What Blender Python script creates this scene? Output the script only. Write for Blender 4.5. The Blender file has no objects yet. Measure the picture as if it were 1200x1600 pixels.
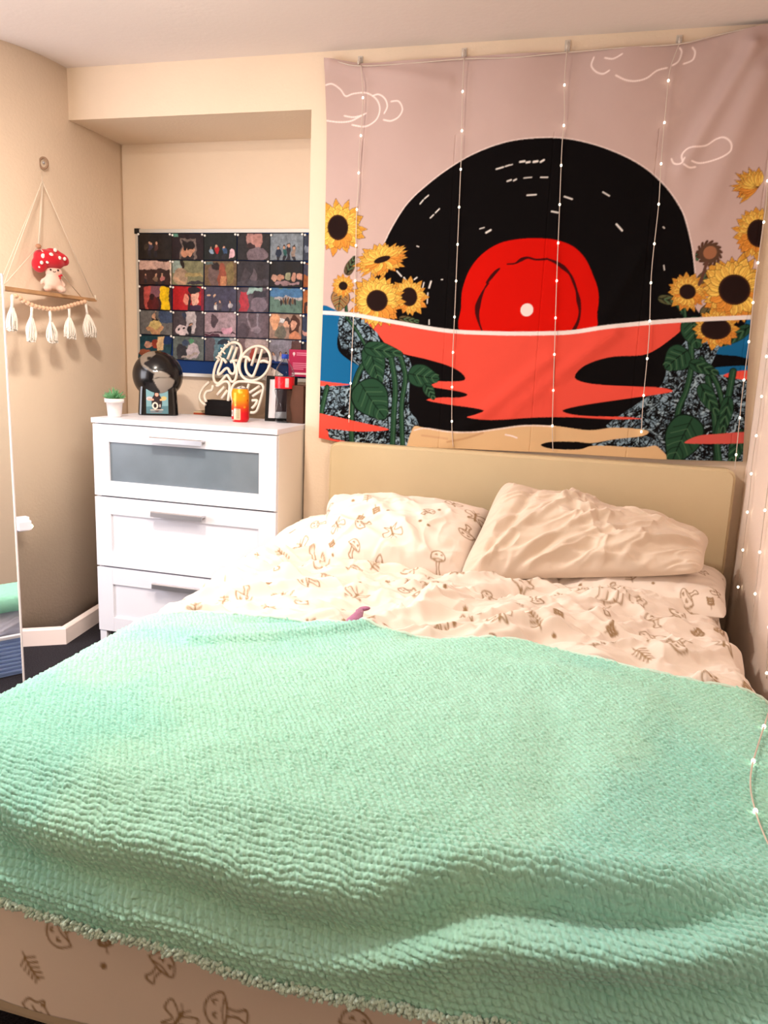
import bpy, bmesh, math, random
import numpy as np
from mathutils import Vector, Matrix

# ------------------------------------------------------------------ camera, world, lights, exposure
SC = bpy.context.scene
COL = SC.collection
random.seed(7)

CAM = np.array([0.15473, -2.87896, 1.21457])
YAW, PITCH, ROLL, FPX = -0.255914, -0.195084, 0.040879, 1200.0

def cam_axes():
    cy, sy, cp, sp = math.cos(YAW), math.sin(YAW), math.cos(PITCH), math.sin(PITCH)
    f = np.array([sy*cp, cy*cp, sp]); r = np.array([cy, -sy, 0.]); u = np.cross(r, f)
    return (r*math.cos(ROLL)+u*math.sin(ROLL), -r*math.sin(ROLL)+u*math.cos(ROLL), f)
RX, UX, FX = cam_axes()
cd = bpy.data.cameras.new('camera'); cam = bpy.data.objects.new('camera', cd); COL.objects.link(cam)
cd.sensor_fit = 'VERTICAL'; cd.sensor_height = 36.0; cd.lens = 36.0*FPX/1600.0
cd.clip_start = 0.02; cd.clip_end = 50
cam.matrix_world = Matrix([[RX[0], UX[0], -FX[0], CAM[0]], [RX[1], UX[1], -FX[1], CAM[1]],
                           [RX[2], UX[2], -FX[2], CAM[2]], [0, 0, 0, 1]])
SC.camera = cam

w = bpy.data.worlds.new('world'); SC.world = w; w.use_nodes = True
w.node_tree.nodes['Background'].inputs[0].default_value = (0.75, 0.72, 0.80, 1)
w.node_tree.nodes['Background'].inputs[1].default_value = 0.6

def lamp(name, kind, loc, energy, color, size=0.1, target=None, sy=None):
    l = bpy.data.lights.new(name, kind); l.energy = energy; l.color = color
    if kind == 'AREA':
        l.size = size
        if sy: l.shape = 'RECTANGLE'; l.size_y = sy
    else: l.shadow_soft_size = size
    o = bpy.data.objects.new(name, l); COL.objects.link(o); o.location = loc
    if target is not None:
        o.rotation_euler = (Vector(target)-Vector(loc)).to_track_quat('-Z', 'Y').to_euler()
    return o
cl = lamp('ceiling_lamp_light', 'AREA', (-1.10, -1.45, 2.27), 31, (1.0, 0.90, 0.79), 0.16, (-1.12, -1.38, 0))
cl.data.shape = 'DISK'
lamp('point_fill_light', 'POINT', (-1.12, -1.2, 2.13), 17, (1.0, 0.88, 0.76), 0.06)  # added point fill, without a fixture, to brighten the left wall
sp = lamp('left_wall_fill_light', 'AREA', (0.0, -1.75, 2.24), 5.5, (1.0, 0.90, 0.80), 0.8, (-1.97, -0.12, 0.35))  # added narrow fill aimed at the dark lower left wall; no such spot known
sp.data.spread = math.radians(46)
lamp('window_daylight', 'AREA', (-2.95, -1.75, 1.2), 46, (0.92, 0.92, 1.0), 1.2, (-0.9, -0.3, 0.6), 1.2)

SC.view_settings.view_transform = 'Standard'; SC.view_settings.look = 'None'
SC.view_settings.exposure = 0.0; SC.view_settings.gamma = 1; SC.view_settings.use_curve_mapping = False

# ------------------------------------------------------------------ measuring helpers (a photo coordinate on a known plane of the room)
def _ray(x, y): return FX + RX*(x-600)/FPX - UX*(y-800)/FPX
def on_z(x, y, Z): d = _ray(x, y); return CAM + d*(Z-CAM[2])/d[2]
def on_y(x, y, Y): d = _ray(x, y); return CAM + d*(Y-CAM[1])/d[1]
def on_x(x, y, X): d = _ray(x, y); return CAM + d*(X-CAM[0])/d[0]

# ------------------------------------------------------------------ materials
def lin(c):
    c = np.asarray(c, dtype=float)
    return np.where(c <= 0.04045, c/12.92, ((c+0.055)/1.055)**2.4)
def rgb(r, g, b): return tuple(float(v) for v in lin([r/255, g/255, b/255]))
MATS = {}
def mat(name, col, rough=0.6, metal=0.0, noise=0.0, nscale=8.0, bump=0.0, bscale=60.0, bdist=0.004, spec=0.4,
        trans=0.0, ior=1.45, emit=None, estr=0.0, sheen=0.0, coat=0.0, attr=False, alpha=1.0, col2=None):
    if name in MATS: return MATS[name]
    m = bpy.data.materials.new(name); m.use_nodes = True
    nt = m.node_tree; N = nt.nodes; L = nt.links; B = N['Principled BSDF']
    B.inputs['Base Color'].default_value = (*col, 1); B.inputs['Roughness'].default_value = rough
    B.inputs['Metallic'].default_value = metal; B.inputs['IOR'].default_value = ior
    B.inputs['Specular IOR Level'].default_value = spec
    B.inputs['Transmission Weight'].default_value = trans
    B.inputs['Sheen Weight'].default_value = sheen
    B.inputs['Coat Weight'].default_value = coat
    B.inputs['Alpha'].default_value = alpha
    if emit: B.inputs['Emission Color'].default_value = (*emit, 1); B.inputs['Emission Strength'].default_value = estr
    tc = N.new('ShaderNodeTexCoord')
    src = None
    if attr:
        a = N.new('ShaderNodeAttribute'); a.attribute_name = 'print'; src = a.outputs['Color']
    if noise > 0:
        n = N.new('ShaderNodeTexNoise'); n.inputs['Scale'].default_value = nscale; n.inputs['Detail'].default_value = 5
        L.new(tc.outputs['Object'], n.inputs['Vector'])
        mx = N.new('ShaderNodeMix'); mx.data_type = 'RGBA'; mx.blend_type = 'MIX'
        c2 = col2 if col2 else tuple(v*(1-noise) for v in col)
        if src is not None:
            mu = N.new('ShaderNodeMix'); mu.data_type = 'RGBA'; mu.blend_type = 'MULTIPLY'; mu.inputs[0].default_value = 1
            L.new(src, mu.inputs[6]); mu.inputs[7].default_value = (1-noise, 1-noise, 1-noise, 1)
            L.new(src, mx.inputs[6]); L.new(mu.outputs[2], mx.inputs[7])
        else:
            mx.inputs[6].default_value = (*col, 1); mx.inputs[7].default_value = (*c2, 1)
        mr = N.new('ShaderNodeMapRange'); mr.inputs['From Min'].default_value = 0.3; mr.inputs['From Max'].default_value = 0.7
        L.new(n.outputs['Fac'], mr.inputs['Value']); L.new(mr.outputs[0], mx.inputs[0]); src = mx.outputs[2]
    if src is not None: L.new(src, B.inputs['Base Color'])
    if bump > 0:
        n2 = N.new('ShaderNodeTexNoise'); n2.inputs['Scale'].default_value = bscale; n2.inputs['Detail'].default_value = 4
        L.new(tc.outputs['Object'], n2.inputs['Vector'])
        bp = N.new('ShaderNodeBump'); bp.inputs['Strength'].default_value = bump; bp.inputs['Distance'].default_value = bdist
        L.new(n2.outputs['Fac'], bp.inputs['Height']); L.new(bp.outputs['Normal'], B.inputs['Normal'])
    MATS[name] = m; return m

M_WALL = mat('wall_paint', rgb(228, 207, 184), 0.75, noise=0.04, nscale=3, bump=0.35, bscale=90, bdist=0.003)
M_CEIL = mat('ceiling_paint', rgb(232, 220, 214), 0.85, noise=0.03, nscale=2, bump=0.2, bscale=60, bdist=0.003)
M_CARPET = mat('dark_carpet', rgb(70, 66, 72), 1.0, noise=0.6, nscale=240, bump=1.0, bscale=350, bdist=0.01, spec=0.1)
M_SKIRT = mat('skirting_gloss', rgb(245, 228, 222), 0.4)
M_WHITE = mat('white_laminate', rgb(226, 225, 233), 0.35)
M_SIDE = mat('white_carcass', rgb(236, 226, 212), 0.5)
M_GAP = mat('drawer_gap', rgb(40, 36, 36), 0.9)
M_FROST = mat('frosted_grey_glass', rgb(118, 130, 140), 0.22, noise=0.25, nscale=5, coat=0.4)
M_STEEL = mat('brushed_steel', rgb(205, 205, 210), 0.32, metal=0.9)
M_ALU = mat('aluminium_frame', rgb(200, 196, 188), 0.45, metal=0.5)
M_BLACK = mat('black_plastic', rgb(18, 18, 20), 0.35)
M_NAVY = mat('navy_felt', rgb(14, 52, 110), 0.9)
M_CORD = mat('beige_cotton_cord', rgb(225, 210, 190), 0.9)
M_WIRE = mat('clear_fairy_wire', rgb(205, 190, 178), 0.5)
M_BULB = mat('warm_lit_bulb', (1, 0.85, 0.6), 0.4, emit=(1.0, 0.88, 0.66), estr=5.0)
M_HOOK = mat('clear_plastic_hook', rgb(235, 225, 215), 0.25, alpha=0.55)
M_PIN = mat('white_push_pin', rgb(250, 248, 244), 0.3, emit=None)

# ------------------------------------------------------------------ object helpers
def tag(o, label=None, cat=None, group=None, kind=None):
    if label: o['label'] = label
    if cat: o['category'] = cat
    if group: o['group'] = group
    if kind: o['kind'] = kind
    return o
def empty(name, loc, label, cat, group=None, rot=(0, 0, 0)):
    o = bpy.data.objects.new(name, None); COL.objects.link(o); o.location = loc; o.rotation_euler = rot
    o.empty_display_size = 0.05
    return tag(o, label, cat, group)
def link(me, name, m, parent=None, smooth=False):
    o = bpy.data.objects.new(name, me); COL.objects.link(o)
    if m is not None: me.materials.append(m)
    if smooth:
        me.polygons.foreach_set('use_smooth', [True]*len(me.polygons))
    if parent: o.parent = parent
    return o
def from_bm(name, bm, m, parent=None, smooth=False):
    me = bpy.data.meshes.new(name); bm.normal_update(); bm.to_mesh(me); bm.free()
    return link(me, name, m, parent, smooth)
def copy_tree(o, parent=None):
    c = o.copy(); COL.objects.link(c); c.parent = parent
    for ch in list(o.children): copy_tree(ch, c)
    return c

def add_box(bm, lo, hi, bev=0.0, M=None):
    r = bmesh.ops.create_cube(bm, size=1.0)
    vs = r['verts']; lo = Vector(lo); hi = Vector(hi)
    for v in vs: v.co = Vector(((v.co[i]+0.5)*(hi[i]-lo[i])+lo[i]) for i in range(3))
    if bev > 0:
        es = list({e for v in vs for e in v.link_edges})
        rr = bmesh.ops.bevel(bm, geom=es, offset=bev, segments=2, profile=0.7, affect='EDGES', clamp_overlap=True)
        vs = list({v for f in rr['faces'] for v in f.verts} | {v for v in vs if v.is_valid})
    if M is not None:
        for v in vs: v.co = M @ v.co
    return vs
def boxobj(name, lo, hi, m, parent=None, bev=0.0):
    bm = bmesh.new(); add_box(bm, lo, hi, bev); return from_bm(name, bm, m, parent)
def add_tube(bm, pts, r, seg=8, cap=True):
    pts = [Vector(p) for p in pts]; n = len(pts); rings = []
    up = None
    for i, p in enumerate(pts):
        t = (pts[min(i+1, n-1)]-pts[max(i-1, 0)])
        if t.length < 1e-9: t = Vector((0, 0, 1))
        t.normalize()
        if up is None: up = Vector((0, 0, 1)) if abs(t.z) < 0.9 else Vector((1, 0, 0))
        a = t.cross(up)
        if a.length < 1e-6: a = t.orthogonal()
        a.normalize(); b = a.cross(t).normalized(); up = b
        rr = r[i] if hasattr(r, '__len__') else r
        rings.append([bm.verts.new(p+a*math.cos(2*math.pi*k/seg)*rr+b*math.sin(2*math.pi*k/seg)*rr) for k in range(seg)])
    for i in range(n-1):
        for k in range(seg):
            bm.faces.new((rings[i][k], rings[i][(k+1) % seg], rings[i+1][(k+1) % seg], rings[i+1][k]))
    if cap:
        bm.faces.new(list(reversed(rings[0]))); bm.faces.new(rings[-1])
def tubeobj(name, pts, r, m, parent=None, seg=8):
    bm = bmesh.new(); add_tube(bm, pts, r, seg); return from_bm(name, bm, m, parent, True)
def add_ball(bm, c, r, sub=2, sc=(1, 1, 1), M=None):
    v = bmesh.ops.create_icosphere(bm, subdivisions=sub, radius=1.0)['verts']
    for a in v:
        q = Vector((a.co.x*r*sc[0], a.co.y*r*sc[1], a.co.z*r*sc[2]))
        a.co = (M @ q if M is not None else q)+Vector(c)
    return v
def add_lathe(bm, prof, seg=40, c=(0, 0, 0)):
    rings = []
    for (r, z) in prof:
        if r < 1e-6: rings.append([bm.verts.new((c[0], c[1], c[2]+z))])
        else: rings.append([bm.verts.new((c[0]+r*math.cos(2*math.pi*k/seg), c[1]+r*math.sin(2*math.pi*k/seg), c[2]+z)) for k in range(seg)])
    for a, b in zip(rings[:-1], rings[1:]):
        for k in range(seg):
            k2 = (k+1) % seg
            if len(a) == 1 and len(b) == 1: continue
            if len(a) == 1: bm.faces.new((a[0], b[k], b[k2])) if False else bm.faces.new((a[0], b[k2], b[k]))
            elif len(b) == 1: bm.faces.new((a[k], a[k2], b[0]))
            else: bm.faces.new((a[k], a[k2], b[k2], b[k]))
    bmesh.ops.recalc_face_normals(bm, faces=bm.faces[:])
def add_prism(bm, poly, lo, hi):            # polygon in x,y extruded in z
    a = [bm.verts.new((p[0], p[1], lo)) for p in poly]; b = [bm.verts.new((p[0], p[1], hi)) for p in poly]
    n = len(poly); bm.faces.new(list(reversed(a))); bm.faces.new(b)
    for i in range(n): bm.faces.new((a[i], a[(i+1) % n], b[(i+1) % n], b[i]))
    bmesh.ops.recalc_face_normals(bm, faces=bm.faces[:])
def spline(pts, n=8, closed=False):
    P = [np.array(p, float) for p in pts]; out = []; N = len(P)
    rng = range(N if closed else N-1)
    for i in rng:
        p0 = P[(i-1) % N] if (closed or i > 0) else P[i]; p1 = P[i]; p2 = P[(i+1) % N]
        p3 = P[(i+2) % N] if (closed or i+2 < N) else p2
        for k in range(n):
            t = k/n
            out.append(0.5*((2*p1)+(-p0+p2)*t+(2*p0-5*p1+4*p2-p3)*t*t+(-p0+3*p1-3*p2+p3)*t**3))
    if not closed: out.append(P[-1])
    return out
def grid(name, P, m, parent=None, color=None, keep=None, smooth=True):
    """P: (n, k, 3) array of points -> one mesh; color: (n, k, 3) linear colours kept as the 'print' attribute"""
    n, k = P.shape[:2]
    idx = np.arange(n*k).reshape(n, k)
    F = np.stack([idx[:-1, :-1], idx[1:, :-1], idx[1:, 1:], idx[:-1, 1:]], -1).reshape(-1, 4)
    if keep is not None: F = F[keep[:-1, :-1].reshape(-1)]
    me = bpy.data.meshes.new(name)
    me.vertices.add(n*k); me.vertices.foreach_set('co', P.reshape(-1).astype(np.float32))
    me.loops.add(F.size); me.loops.foreach_set('vertex_index', F.reshape(-1).astype(np.int32))
    me.polygons.add(len(F)); me.polygons.foreach_set('loop_start', np.arange(0, F.size, 4, dtype=np.int32))
    me.polygons.foreach_set('loop_total', np.full(len(F), 4, dtype=np.int32))
    me.update(calc_edges=True)
    if color is not None:
        a = me.attributes.new('print', 'FLOAT_COLOR', 'POINT')
        c = np.ones((n*k, 4), np.float32); c[:, :3] = color.reshape(-1, 3)
        a.data.foreach_set('color', c.reshape(-1))
    if smooth: me.polygons.foreach_set('use_smooth', np.ones(len(F), bool))
    me.validate()
    return link(me, name, m, parent)

# ------------------------------------------------------------------ numpy noise and a small print rasteriser
_r = np.random.RandomState(11); _PERM = _r.permutation(256); _VAL = _r.rand(256)
def vnoise(x, y, seed=0):
    xi = np.floor(x).astype(int); yi = np.floor(y).astype(int); fx = x-xi; fy = y-yi
    fx = fx*fx*(3-2*fx); fy = fy*fy*(3-2*fy)
    h = lambda a, b: _VAL[_PERM[(_PERM[(a+seed*17) & 255]+b) & 255]]
    return (h(xi, yi)*(1-fx)+h(xi+1, yi)*fx)*(1-fy)+(h(xi, yi+1)*(1-fx)+h(xi+1, yi+1)*fx)*fy
def fbm(x, y, seed=0, o=4):
    s = 0; a = 0.5
    for i in range(o): s = s+a*vnoise(x*2**i, y*2**i, seed+i*3); a *= 0.5
    return s/(1-0.5**o)
def ridged(x, y, seed=0, p=3): return (1-np.abs(2*fbm(x, y, seed, 3)-1))**p

def creases(x, y, seed, w=.03):
    n = fbm(x, y, seed, 2); return np.exp(-((n-.5)/w)**2)+.6*np.exp(-((n-.36)/w)**2)-.5*np.exp(-((n-.62)/w)**2)

class Canvas:
    """colours drawn in metres; origin at (x0, y0), y up"""
    def __init__(s, x0, y0, wd, ht, res, bg):
        s.x0, s.y0, s.res = x0, y0, res
        s.w, s.h = int(round(wd/res))+1, int(round(ht/res))+1
        s.A = np.empty((s.h, s.w, 3)); s.A[:] = lin(np.array(bg)/255.)
        s.X, s.Y = np.meshgrid(x0+np.arange(s.w)*res, y0+np.arange(s.h)*res)
    def _win(s, P, pad=0):
        a = np.floor((P.min(0)-pad-[s.x0, s.y0])/s.res).astype(int)-1; b = np.ceil((P.max(0)+pad-[s.x0, s.y0])/s.res).astype(int)+2
        return slice(max(a[1], 0), max(min(b[1], s.h), 0)), slice(max(a[0], 0), max(min(b[0], s.w), 0))
    def _mix(s, W, cov, col):
        c = lin(np.array(col)/255.) if not callable(col) else col(s.X[W], s.Y[W])
        s.A[W] = s.A[W]*(1-cov[..., None])+c*cov[..., None]
    def mask(s, P):
        P = np.asarray(P, float)[:, :2]; W = s._win(P); X, Y = s.X[W], s.Y[W]; cov = np.zeros(X.shape)
        if X.size == 0: return W, cov
        for oy in (-.25, .25):
            for ox in (-.25, .25):
                ins = np.zeros(X.shape, bool); x, y = X+ox*s.res, Y+oy*s.res
                for i in range(len(P)):
                    (xa, ya), (xb, yb) = P[i-1], P[i]
                    if ya == yb: continue
                    c = (ya > y) != (yb > y)
                    ins ^= c & (x < (xb-xa)*(y-ya)/(yb-ya)+xa)
                cov += ins*.25
        return W, cov
    def poly(s, P, col, where=None):
        W, cov = s.mask(P)
        if where is not None: cov = cov*where[W]
        s._mix(W, cov, col)
    def full(s, P):
        m = np.zeros((s.h, s.w)); W, c = s.mask(P); m[W] = c; return m
    def line(s, P, wd, col, where=None, amt=1.0):
        P = np.asarray(P, float)[:, :2]
        ws = np.broadcast_to(np.asarray(wd, float), (len(P),))
        for i in range(len(P)-1):
            a, b = P[i], P[i+1]; W = s._win(np.array([a, b]), max(ws[i], ws[i+1])); X, Y = s.X[W], s.Y[W]
            if X.size == 0: continue
            d = b-a; L2 = max(d@d, 1e-12); t = np.clip(((X-a[0])*d[0]+(Y-a[1])*d[1])/L2, 0, 1)
            D = np.hypot(X-a[0]-t*d[0], Y-a[1]-t*d[1]); ww = (ws[i]*(1-t)+ws[i+1]*t)/2
            cov = np.clip((ww-D)/s.res+0.5, 0, 1)*amt
            if where is not None: cov = cov*where[W]
            s._mix(W, cov, col)
    def ell(s, c, a, b, col, rot=0, where=None):
        t = np.linspace(0, 2*math.pi, 28, endpoint=False)
        x, y = a*np.cos(t), b*np.sin(t); cr, sr = math.cos(rot), math.sin(rot)
        s.poly(np.stack([c[0]+x*cr-y*sr, c[1]+x*sr+y*cr], 1), col, where)
    def sample(s, x, y):
        u = np.clip((x-s.x0)/s.res, 0, s.w-1.001); v = np.clip((y-s.y0)/s.res, 0, s.h-1.001)
        i = u.astype(int); j = v.astype(int); fu = (u-i)[..., None]; fv = (v-j)[..., None]; A = s.A
        return (A[j, i]*(1-fu)+A[j, i+1]*fu)*(1-fv)+(A[j+1, i]*(1-fu)+A[j+1, i+1]*fu)*fv
    def tiled(s, x, y):
        return s.sample(s.x0+np.mod(x-s.x0, (s.w-1)*s.res), s.y0+np.mod(y-s.y0, (s.h-1)*s.res))

# ------------------------------------------------------------------ the setting
H = 2.301                                   # ceiling height
NX0, NX1, NY, NZ = -1.972, -0.937, 0.36, 2.109   # alcove
RWX = 0.69
def struct(o): return tag(o, kind='structure')
struct(boxobj('floor', (-3.4, -3.3, -0.1), (0.9, 0.6, 0.0), M_CARPET))
struct(boxobj('ceiling', (-3.4, -3.3, H), (0.9, 0.6, H+0.1), M_CEIL))
bm = bmesh.new()                             # tapestry wall with the alcove opening: pier + beam + alcove back in one shell
add_box(bm, (NX1, 0.0, 0), (RWX+0.15, NY+0.1, H))
add_box(bm, (NX0-0.6, 0.0, NZ), (NX1, NY+0.1, H))
add_box(bm, (NX0-0.6, NY, 0), (NX1, NY+0.1, NZ))
struct(from_bm('wall_back', bm, M_WALL))
struct(boxobj('wall_right', (RWX, -3.3, 0), (RWX+0.15, 0.0, H), mat('brightened_wall_paint', rgb(248, 228, 214), 0.8, noise=.04, nscale=3, bump=.3, bscale=90, bdist=.003)))  # room's wall paint, pinker and lightened to make up for weak light
struct(boxobj('wall_front', (-3.4, -3.3, 0), (0.9, -3.2, H), M_WALL))
struct(boxobj('wall_front_breast', (-3.4, -3.2, 0), (-0.78, -2.62, H), M_WALL))
struct(boxobj('wall_far_left', (-3.5, -3.3, 0), (-3.4, -0.6, H), M_WALL))
curve = spline([(NX0, NY), (NX0, 0.1), (NX0-0.006, -0.05), (-1.995, -0.17), (-2.04, -0.29), (-2.13, -0.42), (-2.27, -0.55), (-2.5, -0.69), (-2.85, -0.82), (-3.4, -0.95)], 8)
bm = bmesh.new()
poly = [(c[0], c[1]) for c in curve]+[(-3.4, NY)]
add_prism(bm, poly, 0, H)
o = from_bm('wall_left', bm, M_WALL); struct(o)
for p_ in o.data.polygons: p_.use_smooth = abs(p_.normal.z) < 0.5
# skirting board: follows the curved wall in straight mitred lengths
def ribbon(bm, pts, th, h, top=0.006):
    n = len(pts); P = [Vector((p[0], p[1], 0)) for p in pts]; offs = []
    for i in range(n):
        d1 = (P[i]-P[i-1]).normalized() if i else (P[1]-P[0]).normalized()
        d2 = (P[i+1]-P[i]).normalized() if i < n-1 else d1
        n1 = Vector((-d1.y, d1.x, 0)); n2 = Vector((-d2.y, d2.x, 0)); nn = (n1+n2).normalized()
        offs.append(nn*th/max(nn.dot(n1), 0.5))
    prof = [(0, 0), (1, 0), (1, h-top), (0.75, h-top*0.2), (0.0, h)]
    rings = [[bm.verts.new(P[i]+offs[i]*a+Vector((0, 0, z))) for a, z in prof] for i in range(n)]
    for i in range(n-1):
        for k in range(5):
            bm.faces.new((rings[i][k], rings[i][(k+1) % 5], rings[i+1][(k+1) % 5], rings[i+1][k]))
    bm.faces.new(rings[0]); bm.faces.new(list(reversed(rings[-1])))
    bmesh.ops.recalc_face_normals(bm, faces=bm.faces[:])
bm = bmesh.new(); ribbon(bm, [(NX0, NY-0.001), (-1.93, -0.02), (-1.895, -0.27), (-2.07, -0.375), (-2.5, -0.72), (-3.39, -0.99)], 0.024, 0.072)
struct(from_bm('baseboard_left', bm, M_SKIRT))

# ------------------------------------------------------------------ chest of drawers
DX, DY, DW, DH, DD = -1.726, -0.261, 0.78, 0.95, 0.41
ch = empty('chest_of_drawers', (DX, DY, 0), 'white three-drawer chest with frosted grey glass in its top drawer, standing in the alcove', 'chest of drawers')
bm = bmesh.new()
add_box(bm, (0, 0.02, 0.075), (0.018, DD, DH-0.02)); add_box(bm, (DW-0.018, 0.02, 0.075), (DW, DD, DH-0.02))
add_box(bm, (0.018, DD-0.01, 0.09), (DW-0.018, DD, DH-0.02)); add_box(bm, (0.018, 0.03, 0.075), (DW-0.018, DD-0.01, 0.09))
from_bm('carcass', bm, M_SIDE, ch)
boxobj('inner_shadow_board', (0.018, 0.022, 0.09), (DW-0.018, 0.032, DH-0.025), M_GAP, ch)
boxobj('top_panel', (-0.002, -0.004, DH-0.02), (DW+0.002, DD, DH), M_WHITE, ch, 0.002)
def drawer(z0, z1, glass):
    bm = bmesh.new(); rx = 0.07; zt = 0.068; zb = 0.06; x0, x1 = 0.002, DW-0.002
    add_box(bm, (x0, 0, z0), (x0+rx, 0.02, z1), 0.0015); add_box(bm, (x1-rx, 0, z0), (x1, 0.02, z1), 0.0015)
    add_box(bm, (x0+rx, 0.0004, z1-zt), (x1-rx, 0.02, z1), 0.0015); add_box(bm, (x0+rx, 0.0004, z0), (x1-rx, 0.02, z0+zb), 0.0015)
    d = from_bm('drawer', bm, M_WHITE, ch)
    boxobj('glass_panel' if glass else 'panel', (x0+rx, 0.008, z0+zb), (x1-rx, 0.018, z1-zt), M_FROST if glass else M_WHITE, d)
    if glass: d['label'] = 'drawer front with frosted grey glass'
    hx0, hx1, hz = 0.27, 0.49, z1-0.042
    bm = bmesh.new()
    prof = [(-0.001, 0.006), (-0.030, 0.010), (-0.034, 0.006), (-0.034, -0.012), (-0.030, -0.012), (-0.028, 0.002), (-0.001, 0.000)]
    a = [bm.verts.new((hx0, y, hz+z)) for y, z in prof]; b = [bm.verts.new((hx1, y, hz+z)) for y, z in prof]
    bm.faces.new(list(reversed(a))); bm.faces.new(b)
    for i in range(len(prof)): bm.faces.new((a[i], a[(i+1) % len(prof)], b[(i+1) % len(prof)], b[i]))
    bmesh.ops.recalc_face_normals(bm, faces=bm.faces[:])
    h = from_bm('handle', bm, M_STEEL, d); h['label'] = 'brushed steel bar handle'
drawer(0.643, 0.926, True); drawer(0.354, 0.637, False); drawer(0.078, 0.347, False)
for lx in (0.004, DW-0.034):
    for ly in (0.004, DD-0.034): boxobj('leg', (lx, ly, 0), (lx+0.03, ly+0.03, 0.076), M_WHITE, ch, 0.002)

# ------------------------------------------------------------------ photo board with pinned prints in the alcove
BX0, BX1, BZ0, BZ1, BY = -1.898, -0.965, 1.105, 1.748, 0.352
bd = empty('notice_board', (BX0, BY, BZ0), 'large aluminium-framed blue notice board covered in photo prints, on the alcove back wall', 'notice board')
boxobj('backing', (0.008, -0.010, 0.008), (BX1-BX0-0.008, 0.006, BZ1-BZ0-0.008), M_NAVY, bd)
Wb, Hb = BX1-BX0, BZ1-BZ0
bm = bmesh.new()
for lo, hi in (((0, -.016, 0), (Wb, .006, .016)), ((0, -.016, Hb-.016), (Wb, .006, Hb)), ((0, -.016, 0.016), (.012, .006, Hb-.016)), ((Wb-.012, -.016, 0.016), (Wb, .006, Hb-.016))): add_box(bm, lo, hi, 0.002)
from_bm('frame', bm, M_ALU, bd)
for cx, cz in ((0, 0), (0, Hb), (Wb, 0), (Wb, Hb)):
    s1 = -0.003 if cx == 0 else -0.021; s2 = -0.003 if cz == 0 else -0.021
    boxobj('corner_cap', (cx+s1, -0.019, cz+s2), (cx+s1+0.024, 0.004, cz+s2+0.024), M_BLACK, bd, 0.003)

SK, SK2, DK = (206, 158, 132), (170, 120, 96), (30, 26, 28)
def man(x, y, h, top, leg=(40, 38, 46), hair=(34, 24, 20), skin=SK):       # small standing figure in a print
    return [('e', x, y+h*.27, h*.17, h*.30, top), ('r', x-h*.13, y-h*.38, x+h*.13, y+h*.08, leg), ('e', x, y+h*.62, h*.115, h*.13, hair), ('e', x, y+h*.58, h*.085, h*.105, skin)]
PH = {}   # (row, col): (background, shapes, description);  shapes live in a 1.5 x 1 print
PH[0, 0] = ((38, 32, 30), man(.55, .3, .55, (70, 64, 84))+man(.8, .3, .55, (90, 60, 56))+[('e', .35, .5, .1, .12, (64, 54, 46))], 'dark print of two people standing at night')
PH[0, 1] = ((40, 26, 30), [('r', .4, .0, 1.15, .78, (120, 104, 98)), ('r', .5, .0, 1.05, .7, (48, 40, 44)), ('e', .62, .32, .17, .2, (196, 140, 112)), ('e', .9, .34, .17, .2, (205, 150, 122)), ('e', .62, .52, .16, .13, (30, 24, 24)), ('e', .9, .55, .18, .13, (30, 22, 22)), ('r', 0, .85, .3, 1, (96, 150, 132))], 'dark print of two faces close together under a mint corner')
PH[0, 2] = ((30, 34, 32), man(.35, .2, .5, (150, 176, 200))+man(.62, .2, .6, (180, 28, 36))+man(.95, .2, .55, (60, 90, 130))+[('e', 1.3, .25, .14, .2, (235, 190, 200))], 'dark print of friends, one in a red top')
PH[0, 3] = ((44, 40, 42), [('e', .6, .8, .2, .3, (188, 140, 134)), ('e', .95, .75, .22, .35, (176, 128, 120)), ('e', .95, .2, .45, .3, (120, 104, 112)), ('e', .6, .55, .15, .1, (60, 40, 44))], 'dim print of two pink faces, top row fourth')
PH[0, 4] = ((128, 138, 148), man(.35, .1, .6, (26, 40, 66))+man(.65, .15, .6, (40, 90, 86))+man(.85, .2, .6, (44, 40, 50))+man(1.1, .1, .6, (150, 130, 118)), 'print of four people against a grey wall')
PH[1, 0] = ((60, 40, 38), [('r', 0, .65, 1.5, 1, (205, 170, 158)), ('r', 1.42, 0, 1.5, 1, (240, 220, 200))]+man(.3, .2, .4, (90, 60, 60))+man(.8, .1, .6, (120, 96, 80))+man(1.1, .15, .5, (190, 120, 116)), 'print of people under a pale pink sky')
PH[1, 1] = ((132, 130, 98), [('r', 0, .5, .5, 1, (150, 168, 160)), ('e', .42, .35, .34, .38, (176, 148, 124)), ('e', .5, .85, .09, .15, (40, 28, 24)), ('l', .2, .3, .6, .05, .1, (200, 160, 130)), ('l', .7, .4, 1.4, .45, .12, (170, 150, 100)), ('e', 1.1, .1, .4, .08, (60, 54, 60))], 'print of someone in tan sitting on pale grass')
PH[1, 2] = ((116, 92, 66), [('e', .5, .4, .34, .42, (110, 88, 84)), ('e', .55, .8, .2, .17, (44, 30, 26)), ('e', .85, .4, .2, .5, (150, 76, 54)), ('r', .8, 0, 1.0, .4, (190, 130, 90)), ('e', 1.2, .5, .2, .4, (130, 112, 70)), ('r', 0, .85, .4, 1, (90, 110, 110))], 'brown print of a figure beside rust coloured rocks')
PH[1, 3] = ((52, 46, 50), [('e', .8, .35, .16, .3, (96, 84, 90)), ('e', .4, .4, .2, .25, (70, 62, 68)), ('l', .1, .12, 1.4, .2, .2, (72, 66, 74))], 'very dark print, second row fourth')
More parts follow.
